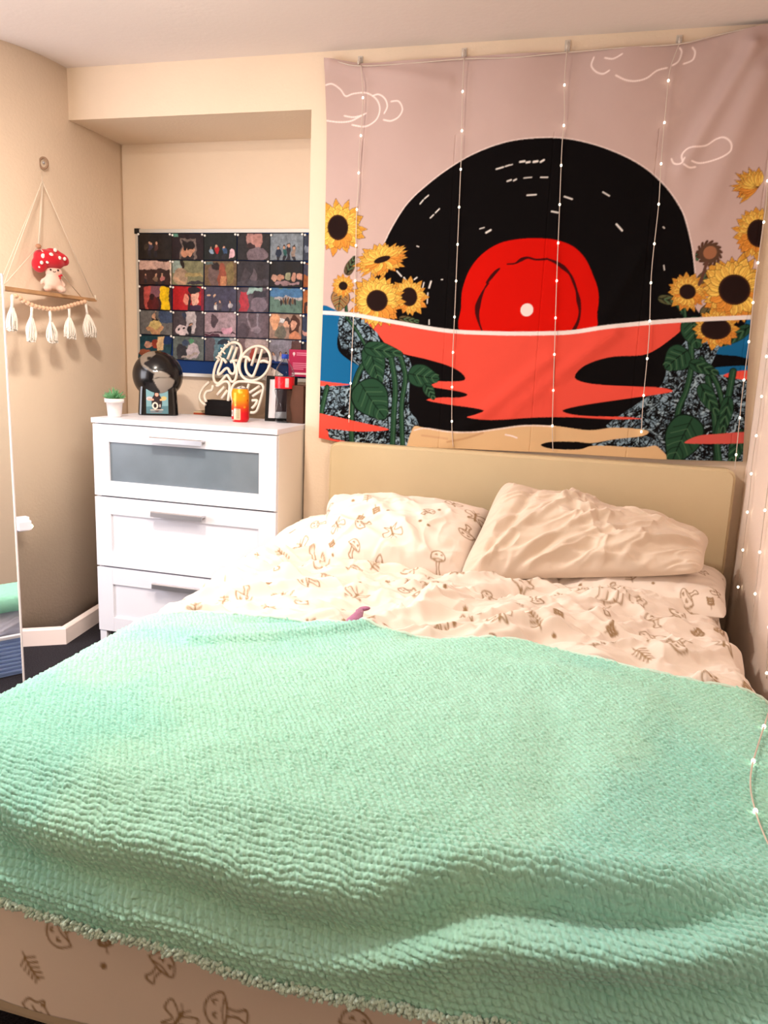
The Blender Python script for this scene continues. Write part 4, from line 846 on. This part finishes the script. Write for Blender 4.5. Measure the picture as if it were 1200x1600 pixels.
P = np.stack([Xg, -.012-np.clip(fold*1.9, -.008, .06), Zg], -1)
tp = grid('tapestry', P, mat('tapestry_cloth', (.5, .5, .5), .95, attr=True, bump=.15, bscale=700, bdist=.001, spec=.12), color=cv.sample(Xg, Zg))
tag(tp, 'large wall tapestry of a black and red record setting into coral water among sunflowers', 'tapestry')

# ------------------------------------------------------------------ fairy lights
def hook(px, py, lab):
    c = on_y(px, py+4, -.001); e = empty('wall_hook', c, lab, 'hook', 'clear adhesive hooks along the top of the tapestry')
    boxobj('hook_base', (-.009, -.003, -.004), (.009, .001, .034), M_HOOK, e, .002)
    bm = bmesh.new(); add_tube(bm, [(0, -.003, .026), (0, -.010, .022), (0, -.016, .006), (0, -.022, -.002), (0, -.026, .004), (0, -.026, .012)], .0032, 8); from_bm('hook_prong', bm, M_HOOK, e, True)
for i, (x, y) in enumerate(((563, 100), (725, 88), (886, 76), (1060, 69))):
    hook(x, y, 'clear adhesive hook at the ceiling edge, ' + ('leftmost of the four', 'second of the four from the left', 'third of the four from the left', 'rightmost of the four')[i])
bm = bmesh.new(); add_ball(bm, (0, 0, 0), .0036, 2, (1, 1, 1.35)); bulb_me = bpy.data.meshes.new('bulb'); bm.to_mesh(bulb_me); bm.free(); bulb_me.materials.append(M_BULB)
for p_ in bulb_me.polygons: p_.use_smooth = True
def strand(parent, pts, every, off=.6, swag=0.002):
    pts = [Vector(p) for p in pts]; P = [Vector(p) for p in spline(pts, 6)]
    o = tubeobj('strand_wire', [p-parent.location for p in P], .0015, M_WIRE, parent, 6)
    L = [0]
    for a, b in zip(P[:-1], P[1:]): L.append(L[-1]+(b-a).length)
    s = every*off; A = np.array([list(p) for p in P])
    while s < L[-1]:
        c = [np.interp(s, L, A[:, i]) for i in range(3)]
        b = bpy.data.objects.new('bulb', bulb_me); COL.objects.link(b); b.parent = o; b.location = Vector(c)-parent.location; s += every
fl = empty('fairy_light_curtain', on_y(725, 86, -.03), 'curtain of warm fairy lights hanging over the tapestry from four clear hooks', 'fairy lights')
S = [[(564, 102), (567, 147), (565, 196), (561, 245), (560, 292), (557, 338), (555, 432), (551, 525), (547, 618), (545, 660)],
     [(725, 90), (723, 135), (722, 186), (721, 236), (719, 285), (715, 382), (711, 478), (707, 570), (706, 661), (708, 698)],
     [(886, 78), (882, 128), (882, 181), (878, 231), (874, 333), (870, 433), (867, 530), (864, 625), (863, 671), (864, 704)],
     [(1061, 70), (1047, 109), (1041, 163), (1036, 217), (1032, 270), (1029, 322), (1018, 426), (1014, 527), (1005, 625), (1002, 676)],
     [(1200, 250), (1198, 310), (1193, 350), (1185, 405), (1178, 458), (1173, 511), (1160, 614), (1150, 713), (1148, 735)]]
for q in S: strand(fl, [on_y(x, y, -.030) for x, y in q], .1262, .85 if q[0][0] != 1200 else .5)
hd = spline([on_y(x, y, -.026) for x, y in ((509, 92), (530, 97), (563, 103), (640, 99), (725, 92), (800, 90), (886, 82), (980, 74), (1060, 69), (1120, 55), (1180, 42))], 4)
tubeobj('header_cord', [Vector(p)-fl.location for p in hd], .0022, M_WIRE, fl, 6)
fr = empty('fairy_light_curtain', on_x(1176, 717, RWX-.012), 'fairy light strands hanging down the right-hand wall beside the bed', 'fairy lights')
for q, of in (([(1214, 400), (1206, 470), (1199, 545), (1192, 602), (1185, 660), (1176, 717), (1171, 774), (1164, 829), (1158, 883), (1150, 940)], .5), ([(1214, 640), (1205, 720), (1195, 798), (1187, 863), (1180, 927), (1172, 990)], .35), ([(1212, 880), (1206, 940), (1199, 1007), (1198, 1060)], .4)):
    strand(fr, [on_x(x, y, RWX-.012) for x, y in q], .1262, of)

# ------------------------------------------------------------------ bed
EL, ER, EF = -.84, .505, -1.865
_te = sorted([(x, y) for x, y, _ in (on_z(a, b, .56) for a, b in ((150, 983), (230, 960), (300, 955), (460, 964), (620, 983), (820, 999), (900, 1018), (1000, 1044), (1100, 1061), (1190, 1068)))])
def te_at(s):
    e0 = np.interp(EL, [p[0] for p in _te], [p[1] for p in _te]); v = np.interp(s, [p[0] for p in _te], [p[1] for p in _te])
    return np.where(s < EL, e0-.03*np.clip((EL-s)*8, 0, 1), v)
def topz(x, y):
    return .505+.020*fbm(x*1.3+4, y*1.3, 14)+.012*fbm(x*4, y*4, 15)-.02*np.clip((x-.2)/.4, 0, 1)
def seam(s, e, r, sgn):
    d = np.clip((s-e)*sgn, 0, None); q = r*math.pi/2*.94
    th = np.minimum(d, q)/r; ex = np.clip(d-q, 0, None); a = .94*math.pi/2
    pos = r*np.sin(th)+ex*math.cos(a); drop = r*(1-np.cos(th))+ex*math.sin(a)
    return pos, drop
def drape(S_, T_, n, rl=.10, rr=.09, rf=.085, flare=0.0):
    pl, dl = seam(S_, EL, rl+n, -1); pr, dr = seam(S_, ER, rr+n, 1); pf, df = seam(T_, EF, rf+n, -1)
    X = np.clip(S_, EL, ER)-pl+pr; Y = np.maximum(T_, EF)-pf; d = (np.maximum(dl, dr)**3+df**3)**(1/3.)
    Y = Y-flare*df
    return X, Y, topz(X, Y)+n-d, d
bed = empty('bed', (-.13, -.06, 0), 'double divan bed with a cream faux leather headboard against the tapestry wall', 'bed')
M_LEATH = mat('cream_faux_leather', rgb(208, 188, 152), .5, noise=.05, nscale=5, bump=.12, bscale=260, bdist=.001, coat=.1)
bm = bmesh.new(); hx0, hx1, ht = -.81+.13, .652+.13, .897
q = [(hx0, .25), (hx1, .25)]
for c, a0 in (((hx1-.035, ht-.035), 0), ((hx0+.035, ht-.035), 90)):
    for i in range(7): a = math.radians(a0+15*i); q.append((c[0]+.035*math.cos(a), c[1]+.035*math.sin(a)))
f1 = [bm.verts.new((x, -.010, z)) for x, z in q]; f2 = [bm.verts.new((x, .046, z)) for x, z in q]
ff = bm.faces.new(f1); bm.faces.new(list(reversed(f2)))
for i in range(len(q)): bm.faces.new((f1[i], f2[i], f2[(i+1) % len(q)], f1[(i+1) % len(q)]))
bmesh.ops.recalc_face_normals(bm, faces=bm.faces[:]); bmesh.ops.bevel(bm, geom=[e for e in bm.edges if abs(e.verts[0].co.y+.010) < 1e-5 and abs(e.verts[1].co.y+.010) < 1e-5], offset=.010, segments=3, affect='EDGES')
o = from_bm('headboard', bm, M_LEATH, bed)
boxobj('divan_base', (EL-.02+.13, -1.84, .03), (ER+.03+.13, -.0, .27), mat('divan_fabric', rgb(214, 196, 170), .8), bed, .01)
for x in (-.6, .5):
    for y in (-1.7, -.2): boxobj('castor', (x-.02, y-.02, 0), (x+.02, y+.02, .03), M_BLACK, bed)
mt = boxobj('mattress', (EL-.015, -1.925, .275), (ER+.03, -.075, .455), mat('white_mattress', rgb(236, 226, 214), .8), None, .03)
tag(mt, 'thick white mattress lying on the divan bed under the duvet', 'mattress')

# woodland print shared by duvet and pillowcases
MT = .84
mo = Canvas(0, 0, MT, MT, .0020, (236, 222, 210))
INK = (150, 120, 84)
def motif_at(x, y, kind, s, rot):
    cr, sr = math.cos(rot), math.sin(rot)
    def q(pts): return [(x+s*(a*cr-b*sr), y+s*(a*sr+b*cr)) for a, b in pts]
    def ln(pts, wd=.0028, sm=True):
        P = [p[:2] for p in spline([(*t, 0) for t in q(pts)], 5)] if sm and len(pts) > 2 else q(pts)
        for ox in (-MT, 0, MT):
            for oy in (-MT, 0, MT):
                if -.12 < x+ox < MT+.12 and -.12 < y+oy < MT+.12: mo.line([(a+ox, b+oy) for a, b in P], wd, INK)
    if kind == 'mush':
        ln([(-.9, .1), (-.6, .75), (0, 1), (.6, .75), (.9, .1), (0, -.1), (-.9, .1)]); ln([(-.2, -.08), (-.15, -.6), (-.3, -1.0), (0, -1.1), (.3, -1.0), (.15, -.6), (.2, -.08)])
        ln([(-.35, .45), (-.2, .6), (-.1, .45)], .0026); ln([(.3, .5), (.45, .6), (.5, .4)], .0026); ln([(-.6, .05), (0, .15), (.6, .05)], .0024)
    elif kind == 'fern':
        ln([(0, -1), (.1, 0), (0, 1)])
        for t in np.linspace(-.6, .75, 5):
            for sg in (-1, 1): ln([(.05, t), (sg*.5*(1.1-t*.5), t+.28)], .0034, False)
    elif kind == 'moth':
        ln([(0, .6), (0, -.6)], .006, False)
        for sg in (-1, 1): ln([(0, .3), (sg*.9, .9), (sg*1.0, .2), (sg*.3, -.05), (sg*.7, -.7), (sg*.1, -.4)]); ln([(0, .6), (sg*.3, 1.0)], .0022, False)
    elif kind == 'frog':
        ln([(-.9, -.3), (-.8, .3), (-.3, .5), (0, .9), (.3, .6), (.9, .3), (.8, -.4), (.2, -.5), (-.9, -.3)]); ln([(-.5, -.3), (-.7, -.8), (-.1, -.7)]); ln([(.4, -.4), (.8, -.8), (1.1, -.6)]); ln([(.05, .62), (.1, .66)], .006, False); ln([(-.4, .1), (0, 0), (.3, .2)])
    elif kind == 'star':
        for a in (0, 1.05, 2.1): ln([(-.5*math.cos(a), -.5*math.sin(a)), (.5*math.cos(a), .5*math.sin(a))], .004, False)
    elif kind == 'sprig':
        ln([(0, -.8), (0, .8)]); 
        for t in (-.3, .1, .5):
            for sg in (-1, 1): ln([(0, t), (sg*.5, t+.1), (sg*.5, t+.35), (0, t)], .0028)
rn = random.Random(5); placed = []
kinds = ['mush', 'fern', 'moth', 'frog', 'mush', 'sprig', 'star', 'star', 'fern', 'mush']
tries = 0
while len(placed) < 84 and tries < 4000:
    tries += 1; kd = kinds[len(placed) % len(kinds)]; sz = {'mush': .025, 'fern': .022, 'moth': .027, 'frog': .027, 'sprig': .02, 'star': .008}[kd]*rn.uniform(.85, 1.2)
    x, y = rn.uniform(0, MT), rn.uniform(0, MT)
    if all(math.hypot(min(abs(x-a), MT-abs(x-a)), min(abs(y-b), MT-abs(y-b))) > sz*1.25+c*1.25 for a, b, c in placed):
        placed.append((x, y, sz)); motif_at(x, y, kd, sz, rn.uniform(-.9, .9)+rn.choice([0, 3.14, 1.5]))
M_PRINT = mat('printed_cotton', (.8, .75, .7), .85, attr=True, sheen=.1, bump=.1, bscale=500, bdist=.001)

# duvet
s_ax = np.concatenate([np.arange(-1.36, .70, .0032)])
t_ax = np.concatenate([np.arange(-.47, -1.30, -.0028), np.arange(-1.30, -1.90, -.02), np.arange(-1.90, -2.305, -.0027)])
S_, T_ = np.meshgrid(s_ax, t_ax)
edge_w = .025*np.sin(S_*9+2)*np.exp(-((T_+.47)/.08)**2)
X, Y, Zz, d = drape(S_, T_+edge_w, 0.0, rl=.09, flare=.02)
vis = np.clip((T_-te_at(S_)+.01)*16, 0, 1)
a1 = S_*.8+T_*.6; a2 = -S_*.6+T_*.8
warp = .25*fbm(S_*2.2, T_*2.2, 31)
w1 = ridged(a1*1.6+warp*3, a2*6.5+warp*3, 33, 4); w2 = ridged(a1*3.5+warp*4, a2*9+2, 36, 3); w3 = fbm(S_*7, T_*7, 40); w4 = ridged(S_*4+warp*5, T_*13+warp*3, 44, 4)
cr1 = creases(a1*1.4+warp*2, a2*5.0+warp*2, 90, .045); cr2 = creases(a1*3.0-a2*2+warp*2, a2*8+2, 91, .05); cr3 = creases(S_*9+warp*3, T_*15, 92, .06)
wr = .026*w1+.016*w2+.026*w3+.014*w4+.010*cr1+.006*cr2+.003*cr3
Zz = Zz+1.4*(wr-.026)*np.clip(1-d*4, .25, 1)*vis
foot = np.clip(-(T_-EF)*8, 0, 1); Y = Y-foot*(.010*np.sin(S_*8+.7)+.008*fbm(S_*5, T_*3, 50))*np.clip(d*4, 0, 1)+foot*.035
Zz = Zz-.02*np.clip(-(T_-EF-.25)*8, 0, 1)*np.clip((X-.1)*4, 0, 1)
side = np.clip((EL-S_)*8, 0, 1); X = X-side*.02*(fbm(T_*7, S_*5, 51)-.4)
Zz = np.maximum(Zz, .012+.004*fbm(S_*20, T_*20, 3))
dv = grid('duvet', np.stack([X, Y, Zz], -1), M_PRINT, color=mo.tiled(S_*.86+.3, T_*.86))
tag(dv, 'crumpled cream duvet with brown woodland line print, spread over the bed under the blanket', 'duvet')
md = dv.modifiers.new('thick', 'SOLIDIFY'); md.thickness = .006; md.offset = -1

# mint knitted blanket
PA, PB = .0118, .0088
s_ax = np.arange(-1.22, .640, .0015); NT = 860; t_ax = np.linspace(0, 1, NT)
te = te_at(s_ax)
bot = EF-.250+.008*np.sin(s_ax*6)+.004*np.sin(s_ax*15+1)
S_ = np.repeat(s_ax[None, :], NT, 0); T_ = te[None, :]+(bot-te)[None, :]*t_ax[:, None]
def gfold(X, Y, pts, amp, wd, zz=.53):
    P = [on_z(a, b, zz)[:2] for a, b in pts]; D = np.full(X.shape, 9.0)
    for (xa, ya), (xb, yb) in zip(P[:-1], P[1:]):
        dx, dy = xb-xa, yb-ya; t = np.clip(((X-xa)*dx+(Y-ya)*dy)/(dx*dx+dy*dy), 0, 1); D = np.minimum(D, np.hypot(X-xa-t*dx, Y-ya-t*dy))
    return amp*np.exp(-(D/wd)**2)
def blanket_at(S_, T_, n=.034):
    X, Y, Z, d = drape(S_, T_, n, flare=.16)
    f = .010*(fbm(S_*3.2, T_*3.2, 61)-.5)+.012*(fbm(S_*1.5+3, T_*1.5, 62)-.5)
    f = f+gfold(X, Y, [(300, 1020), (420, 1014), (520, 1004), (600, 990), (660, 985)], .016, .018)+gfold(X, Y, [(380, 985), (470, 985), (560, 975)], -.012, .02)
    f = f+gfold(X, Y, [(640, 1008), (760, 1000), (830, 1008), (900, 1028)], -.014, .035)+gfold(X, Y, [(640, 1045), (780, 1060), (900, 1080), (1000, 1110)], .010, .05)
    f = f+gfold(X, Y, [(850, 1110), (870, 1200), (860, 1280)], -.008, .05)+gfold(X, Y, [(1000, 1130), (960, 1230)], .008, .05)+gfold(X, Y, [(330, 1190), (520, 1180), (700, 1230)], .006, .06)
    f = f+gfold(X, Y, [(560, 1360), (640, 1385), (720, 1430)], -.016, .035, .53)
    nz = np.clip(1-d*5, 0, 1); Z = Z+f*nz; Y = Y+f*(1-nz)*.5
    X = np.minimum(X, RWX-.03)
    return X, Y, Z
X, Y, Z = blanket_at(S_, T_)
P = np.stack([X, Y, Z], -1)
du = np.gradient(P, axis=1); dvv = np.gradient(P, axis=0); N_ = np.cross(dvv, du); N_ /= np.linalg.norm(N_, axis=-1, keepdims=True)+1e-12
if N_[300, 500, 2] < 0: N_ = -N_
Tc = T_
hem = T_-bot[None, :]                     # distance above the foot hem along the cloth
tv = np.interp(S_, [-1.1, -.75, -.55, -.35, -.15, .05, .2, .32, .45, .6], [.09, .085, .075, .070, .085, .125, .14, .17, .22, .30])+.006*np.sin(S_*13)
am_ = np.interp(S_, [-1.1, -.7, -.4, -.2, .0, .15, .3, .42, .6], [.014, .019, .022, .020, .024, .030, .025, .010, .0])
g = -am_*np.exp(-((hem-tv)/.024)**2)+.55*am_*np.exp(-((hem-tv-.055)/.03)**2)+.5*am_*np.exp(-((hem-tv+.045)/.024)**2)
tv2 = np.interp(S_, [.0, .15, .3, .45, .6], [.0, .05, .085, .12, .15])
g = g-np.interp(S_, [.05, .2, .35, .6], [0, .020, .024, .022])*np.exp(-((hem-tv2)/.022)**2)
g = g*np.clip(.35+hem*14, 0, 1)
P = P+N_*g[..., None]; P[..., 1] = np.where(hem < .2, np.minimum(P[..., 1], EF-.085), P[..., 1]) if False else P[..., 1]
jx = .45*(vnoise(S_*55, T_*55, 71)-.5); jy = .75*(vnoise(S_*48+9, T_*48, 72)-.5)+.5*(vnoise(S_*8+9, T_*8, 77)-.5)+S_*4
row = np.floor(Tc/PB+jy); v = Tc/PB+jy-row-.5; q = S_/PA+.5*(row % 2)+.35*v+jx; u = q-np.floor(q)-.5
cell = vnoise(np.floor(q)*1.7, row*2.3, 73)
bump_ = np.sqrt(np.clip(1-(2*u)**2*.95, 0, 1))*np.sqrt(np.clip(1-(2*v)**2*.98, 0, 1))
hgt = .0054*bump_*(.55+.8*cell)+.0022*(vnoise(S_*420, T_*420, 74)-.5)+.0014*(vnoise(S_*900, T_*900, 75)-.5)
P = P+N_*hgt[..., None]
tint = fbm(S_*2.2, T_*2.2, 80)[..., None]
c_a, c_b = lin(np.array((138, 212, 190))/255.), lin(np.array((170, 228, 218))/255.)
t2_ = np.clip((fbm(S_*2.6+7, T_*2.6, 81)[..., None]-.5)*3, 0, .4); colb = c_a*(1-tint)+c_b*tint; colb = colb*(1-t2_)+lin(np.array((190, 234, 208))/255.)*t2_; colb = colb*(.90+.2*vnoise(S_*500, T_*500, 76))[..., None]
M_MINT = mat('mint_chenille', (.3, .7, .55), .95, attr=True, bump=.5, bscale=900, bdist=.002, sheen=.5, spec=.15)
bl = grid('mint_blanket', P, M_MINT, color=colb)
md = bl.modifiers.new('thick', 'SOLIDIFY'); md.thickness = .005; md.offset = -1
tag(bl, 'chunky mint green knitted blanket spread over the lower two thirds of the bed', 'blanket')
# tufted border along the foot and the two side edges
bm = bmesh.new(); ep = []
for i in range(0, len(s_ax), 5): ep.append(P[-1, i])
path = [Vector(p) for p in ep]; rn = random.Random(3)
for i, c in enumerate(path[:-1]):
    for k in range(11):
        b0 = c.lerp(path[i+1], rn.random())+Vector((rn.uniform(-.002, .002), rn.uniform(-.004, .004), rn.uniform(-.004, .008)))
        dr = Vector((rn.uniform(-.7, .7), -rn.uniform(.5, 1.2), rn.uniform(-.8, .7))).normalized(); ln_ = rn.uniform(.004, .0085)
        add_tube(bm, [b0, b0+dr*ln_*.6, b0+dr*ln_], [.0032, .0030, .0018], 5)
o = from_bm('tufted_edge', bm, mat('mint_tufts', rgb(212, 240, 226), .95, noise=.15, nscale=200, sheen=.5), bl, True); tag(o, kind='stuff')
bm = bmesh.new()
for ii in (0, ):
    add_tube(bm, [Vector(P[r, ii]) for r in range(0, NT, 10)], .006, 6); add_tube(bm, [Vector(P[r, -1]) for r in range(0, NT, 10)], .006, 6); add_tube(bm, [Vector(P[0, i])+Vector((0, 0, -.002)) for i in range(0, len(s_ax), 10)], .006, 6)
from_bm('rolled_hem', bm, mat('mint_tufts', rgb(158, 222, 196), .95), bl, True)

# loose end of a fairy light strand lying on the blanket by the wall
lp = []
for px, py in ((1201, 1110), (1194, 1140), (1182, 1180), (1172, 1217), (1171, 1250), (1180, 1290), (1192, 1320), (1204, 1345)):
    q = on_z(px, py, .53); D = (P[::6, ::6, 0]-q[0])**2+(P[::6, ::6, 1]-q[1])**2; k = np.unravel_index(D.argmin(), D.shape); lp.append((q[0], q[1], P[::6, ::6, 2][k]+.006))
lo_ = empty('fairy_light_string', lp[3], 'loose end of a fairy light string lying on the blanket beside the right-hand wall', 'fairy lights')
strand(lo_, lp, .17, .75)

# mauve knitted toy tail poking out
ty = empty('knitted_toy', on_z(556, 985, .54), 'small mauve knitted toy tail poking out from under the top edge of the blanket', 'soft toy')
M_MAUVE = mat('mauve_wool', rgb(178, 116, 150), .95, bump=1.0, bscale=260, bdist=.003, sheen=.3)
def tyo(a, b, z_): return Vector(on_z(a, b, z_))-ty.location
bm = bmesh.new()
add_tube(bm, [tyo(551, 990, .530), tyo(551, 982, .545), tyo(555, 971, .566), tyo(560, 961, .575), tyo(563, 955, .578)], [.030, .030, .021, .012, .009], 14)
o = from_bm('body', bm, M_MAUVE, ty, True)
bm = bmesh.new(); add_ball(bm, tyo(569, 951, .584), .0105, 3, (1.6, .8, .6), Matrix.Rotation(-.2, 3, 'Y')); add_ball(bm, tyo(562, 955, .580), .009, 3, (1.2, .9, .7)); from_bm('tail_fin', bm, M_MAUVE, ty, True)

# ------------------------------------------------------------------ pillows
def pillow(name, q, thick, m, label, seed, color=None, wr=.012, pinch=.06, n=150, k=230, group=None, up=None, big=()):
    """q: four corners (front-left, front-right, back-right, back-left) of the seam plane"""
    q = [np.array(p, float) for p in q]
    U, V = np.meshgrid(np.linspace(0, 1, k), np.linspace(0, 1, n)); u, v = 2*U-1, 2*V-1
    U2 = .5+.5*u*(1-pinch*(1-v*v)); V2 = .5+.5*v*(1-pinch*1.3*(1-u*u))
    B = (q[0]*(1-U2[..., None])+q[1]*U2[..., None])*(1-V2[..., None])+(q[3]*(1-U2[..., None])+q[2]*U2[..., None])*V2[..., None]
    cen = (q[0]+q[1]+q[2]+q[3])/4; B = B+(cen-B)*(.075*(u*u*v*v)**2)[..., None]
    nn = np.cross(q[1]-q[0], q[3]-q[0]); nn /= np.linalg.norm(nn)
    prof = (np.clip(1-np.abs(u)**2.6, 0, 1)*np.clip(1-np.abs(v)**2.4, 0, 1))**.55
    rx_ = np.linalg.norm(q[1]-q[0]); ry_ = np.linalg.norm(q[3]-q[0]); a, b = U*rx_, V*ry_
    wp = .3*fbm(a*4, b*4, seed)
    w_ = ridged(a*3+wp*3+b*2, b*9-a*3+wp*3, seed+1, 3)+.7*ridged(a*8+wp*4, b*5+wp*3, seed+2, 3)+.7*fbm(a*9, b*9, seed+3)
    ed = np.clip(np.minimum(1-np.abs(u), 1-np.abs(v))*6, 0, 1)
    cz = creases(a*2.2+wp*2+b*1.5, b*6.5-a*3+wp*2, seed+4, .05)+.6*creases(a*7+wp*3, b*8-a*4, seed+5, .06)
    h1 = prof*thick+(wr*(w_-.9)+wr*.50*cz)*ed
    for (x0_, y0_, x1_, y1_, am, wd) in big:
        t = np.clip(((U-x0_)*(x1_-x0_)*rx_**2+(V-y0_)*(y1_-y0_)*ry_**2)/(((x1_-x0_)*rx_)**2+((y1_-y0_)*ry_)**2), 0, 1)
        D = np.hypot((U-x0_-t*(x1_-x0_))*rx_, (V-y0_-t*(y1_-y0_))*ry_); h1 = h1+am*np.exp(-(D/wd)**2)*ed
    top = B+nn*h1[..., None]; bot_ = B-nn*(prof*thick*.45)[..., None]
    col = [mo.tiled(a+seed*.13, b+seed*.29) for _ in (0, 1)] if color is None else None
    full = np.concatenate([top, bot_[::-1]], 0)
    cc = np.concatenate([col[0], col[1][::-1]], 0) if col else None
    o = grid(name, full, m, color=cc)
    tag(o, label, 'pillow', group); return o
oz, oy = on_z, on_y
M_PLAIN = mat('plain_cream_cotton', rgb(226, 208, 190), .85, sheen=.1, noise=.04, nscale=6, bump=.1, bscale=500, bdist=.001)
pillow('pillow', [(-.97, -.47, .50), (-.33, -.50, .53), (-.35, -.07, .54), (-.93, -.06, .52)], .125, M_PRINT, 'printed cream pillow lying flat at the left edge of the bed, under another', 3, wr=.014)
pillow('pillow', [oy(503, 884, -.50), oy(728, 905, -.52), oy(776, 797, -.20), oy(508, 778, -.22)], .10, M_PRINT, 'printed cream pillow propped on top of the left pair against the headboard', 5, wr=.016, pinch=.03, big=((.05, .5, .55, .05, .016, .02), (.3, .75, .75, .05, .014, .022), (.45, .9, .6, .3, .012, .02)))
pillow('pillow', [(.06, -.54, .52), (.60, -.56, .515), (.668, -.10, .53), (.10, -.10, .52)], .095, M_PRINT, 'flat printed pillow at the right side of the bed under the plain cream one', 8, wr=.010)
pillow('pillow', [oy(704, 912, -.56), oy(1105, 898, -.48), oy(1116, 838, -.17), oy(780, 750, -.18)], .10, M_PLAIN, 'large crumpled plain cream pillow leaning on the headboard at the right', 12, color=0, wr=.022, pinch=.05, n=190, k=300,
       big=((.10, .05, .45, .95, .022, .018), (.22, .02, .55, .6, .018, .016), (.30, .02, .75, .62, .014, .016), (.40, .99, .34, .7, .020, .012), (.62, .8, 1.0, .62, .014, .012), (.5, .05, .95, .5, .014, .02), (.12, .2, .2, .9, -.02, .02)))
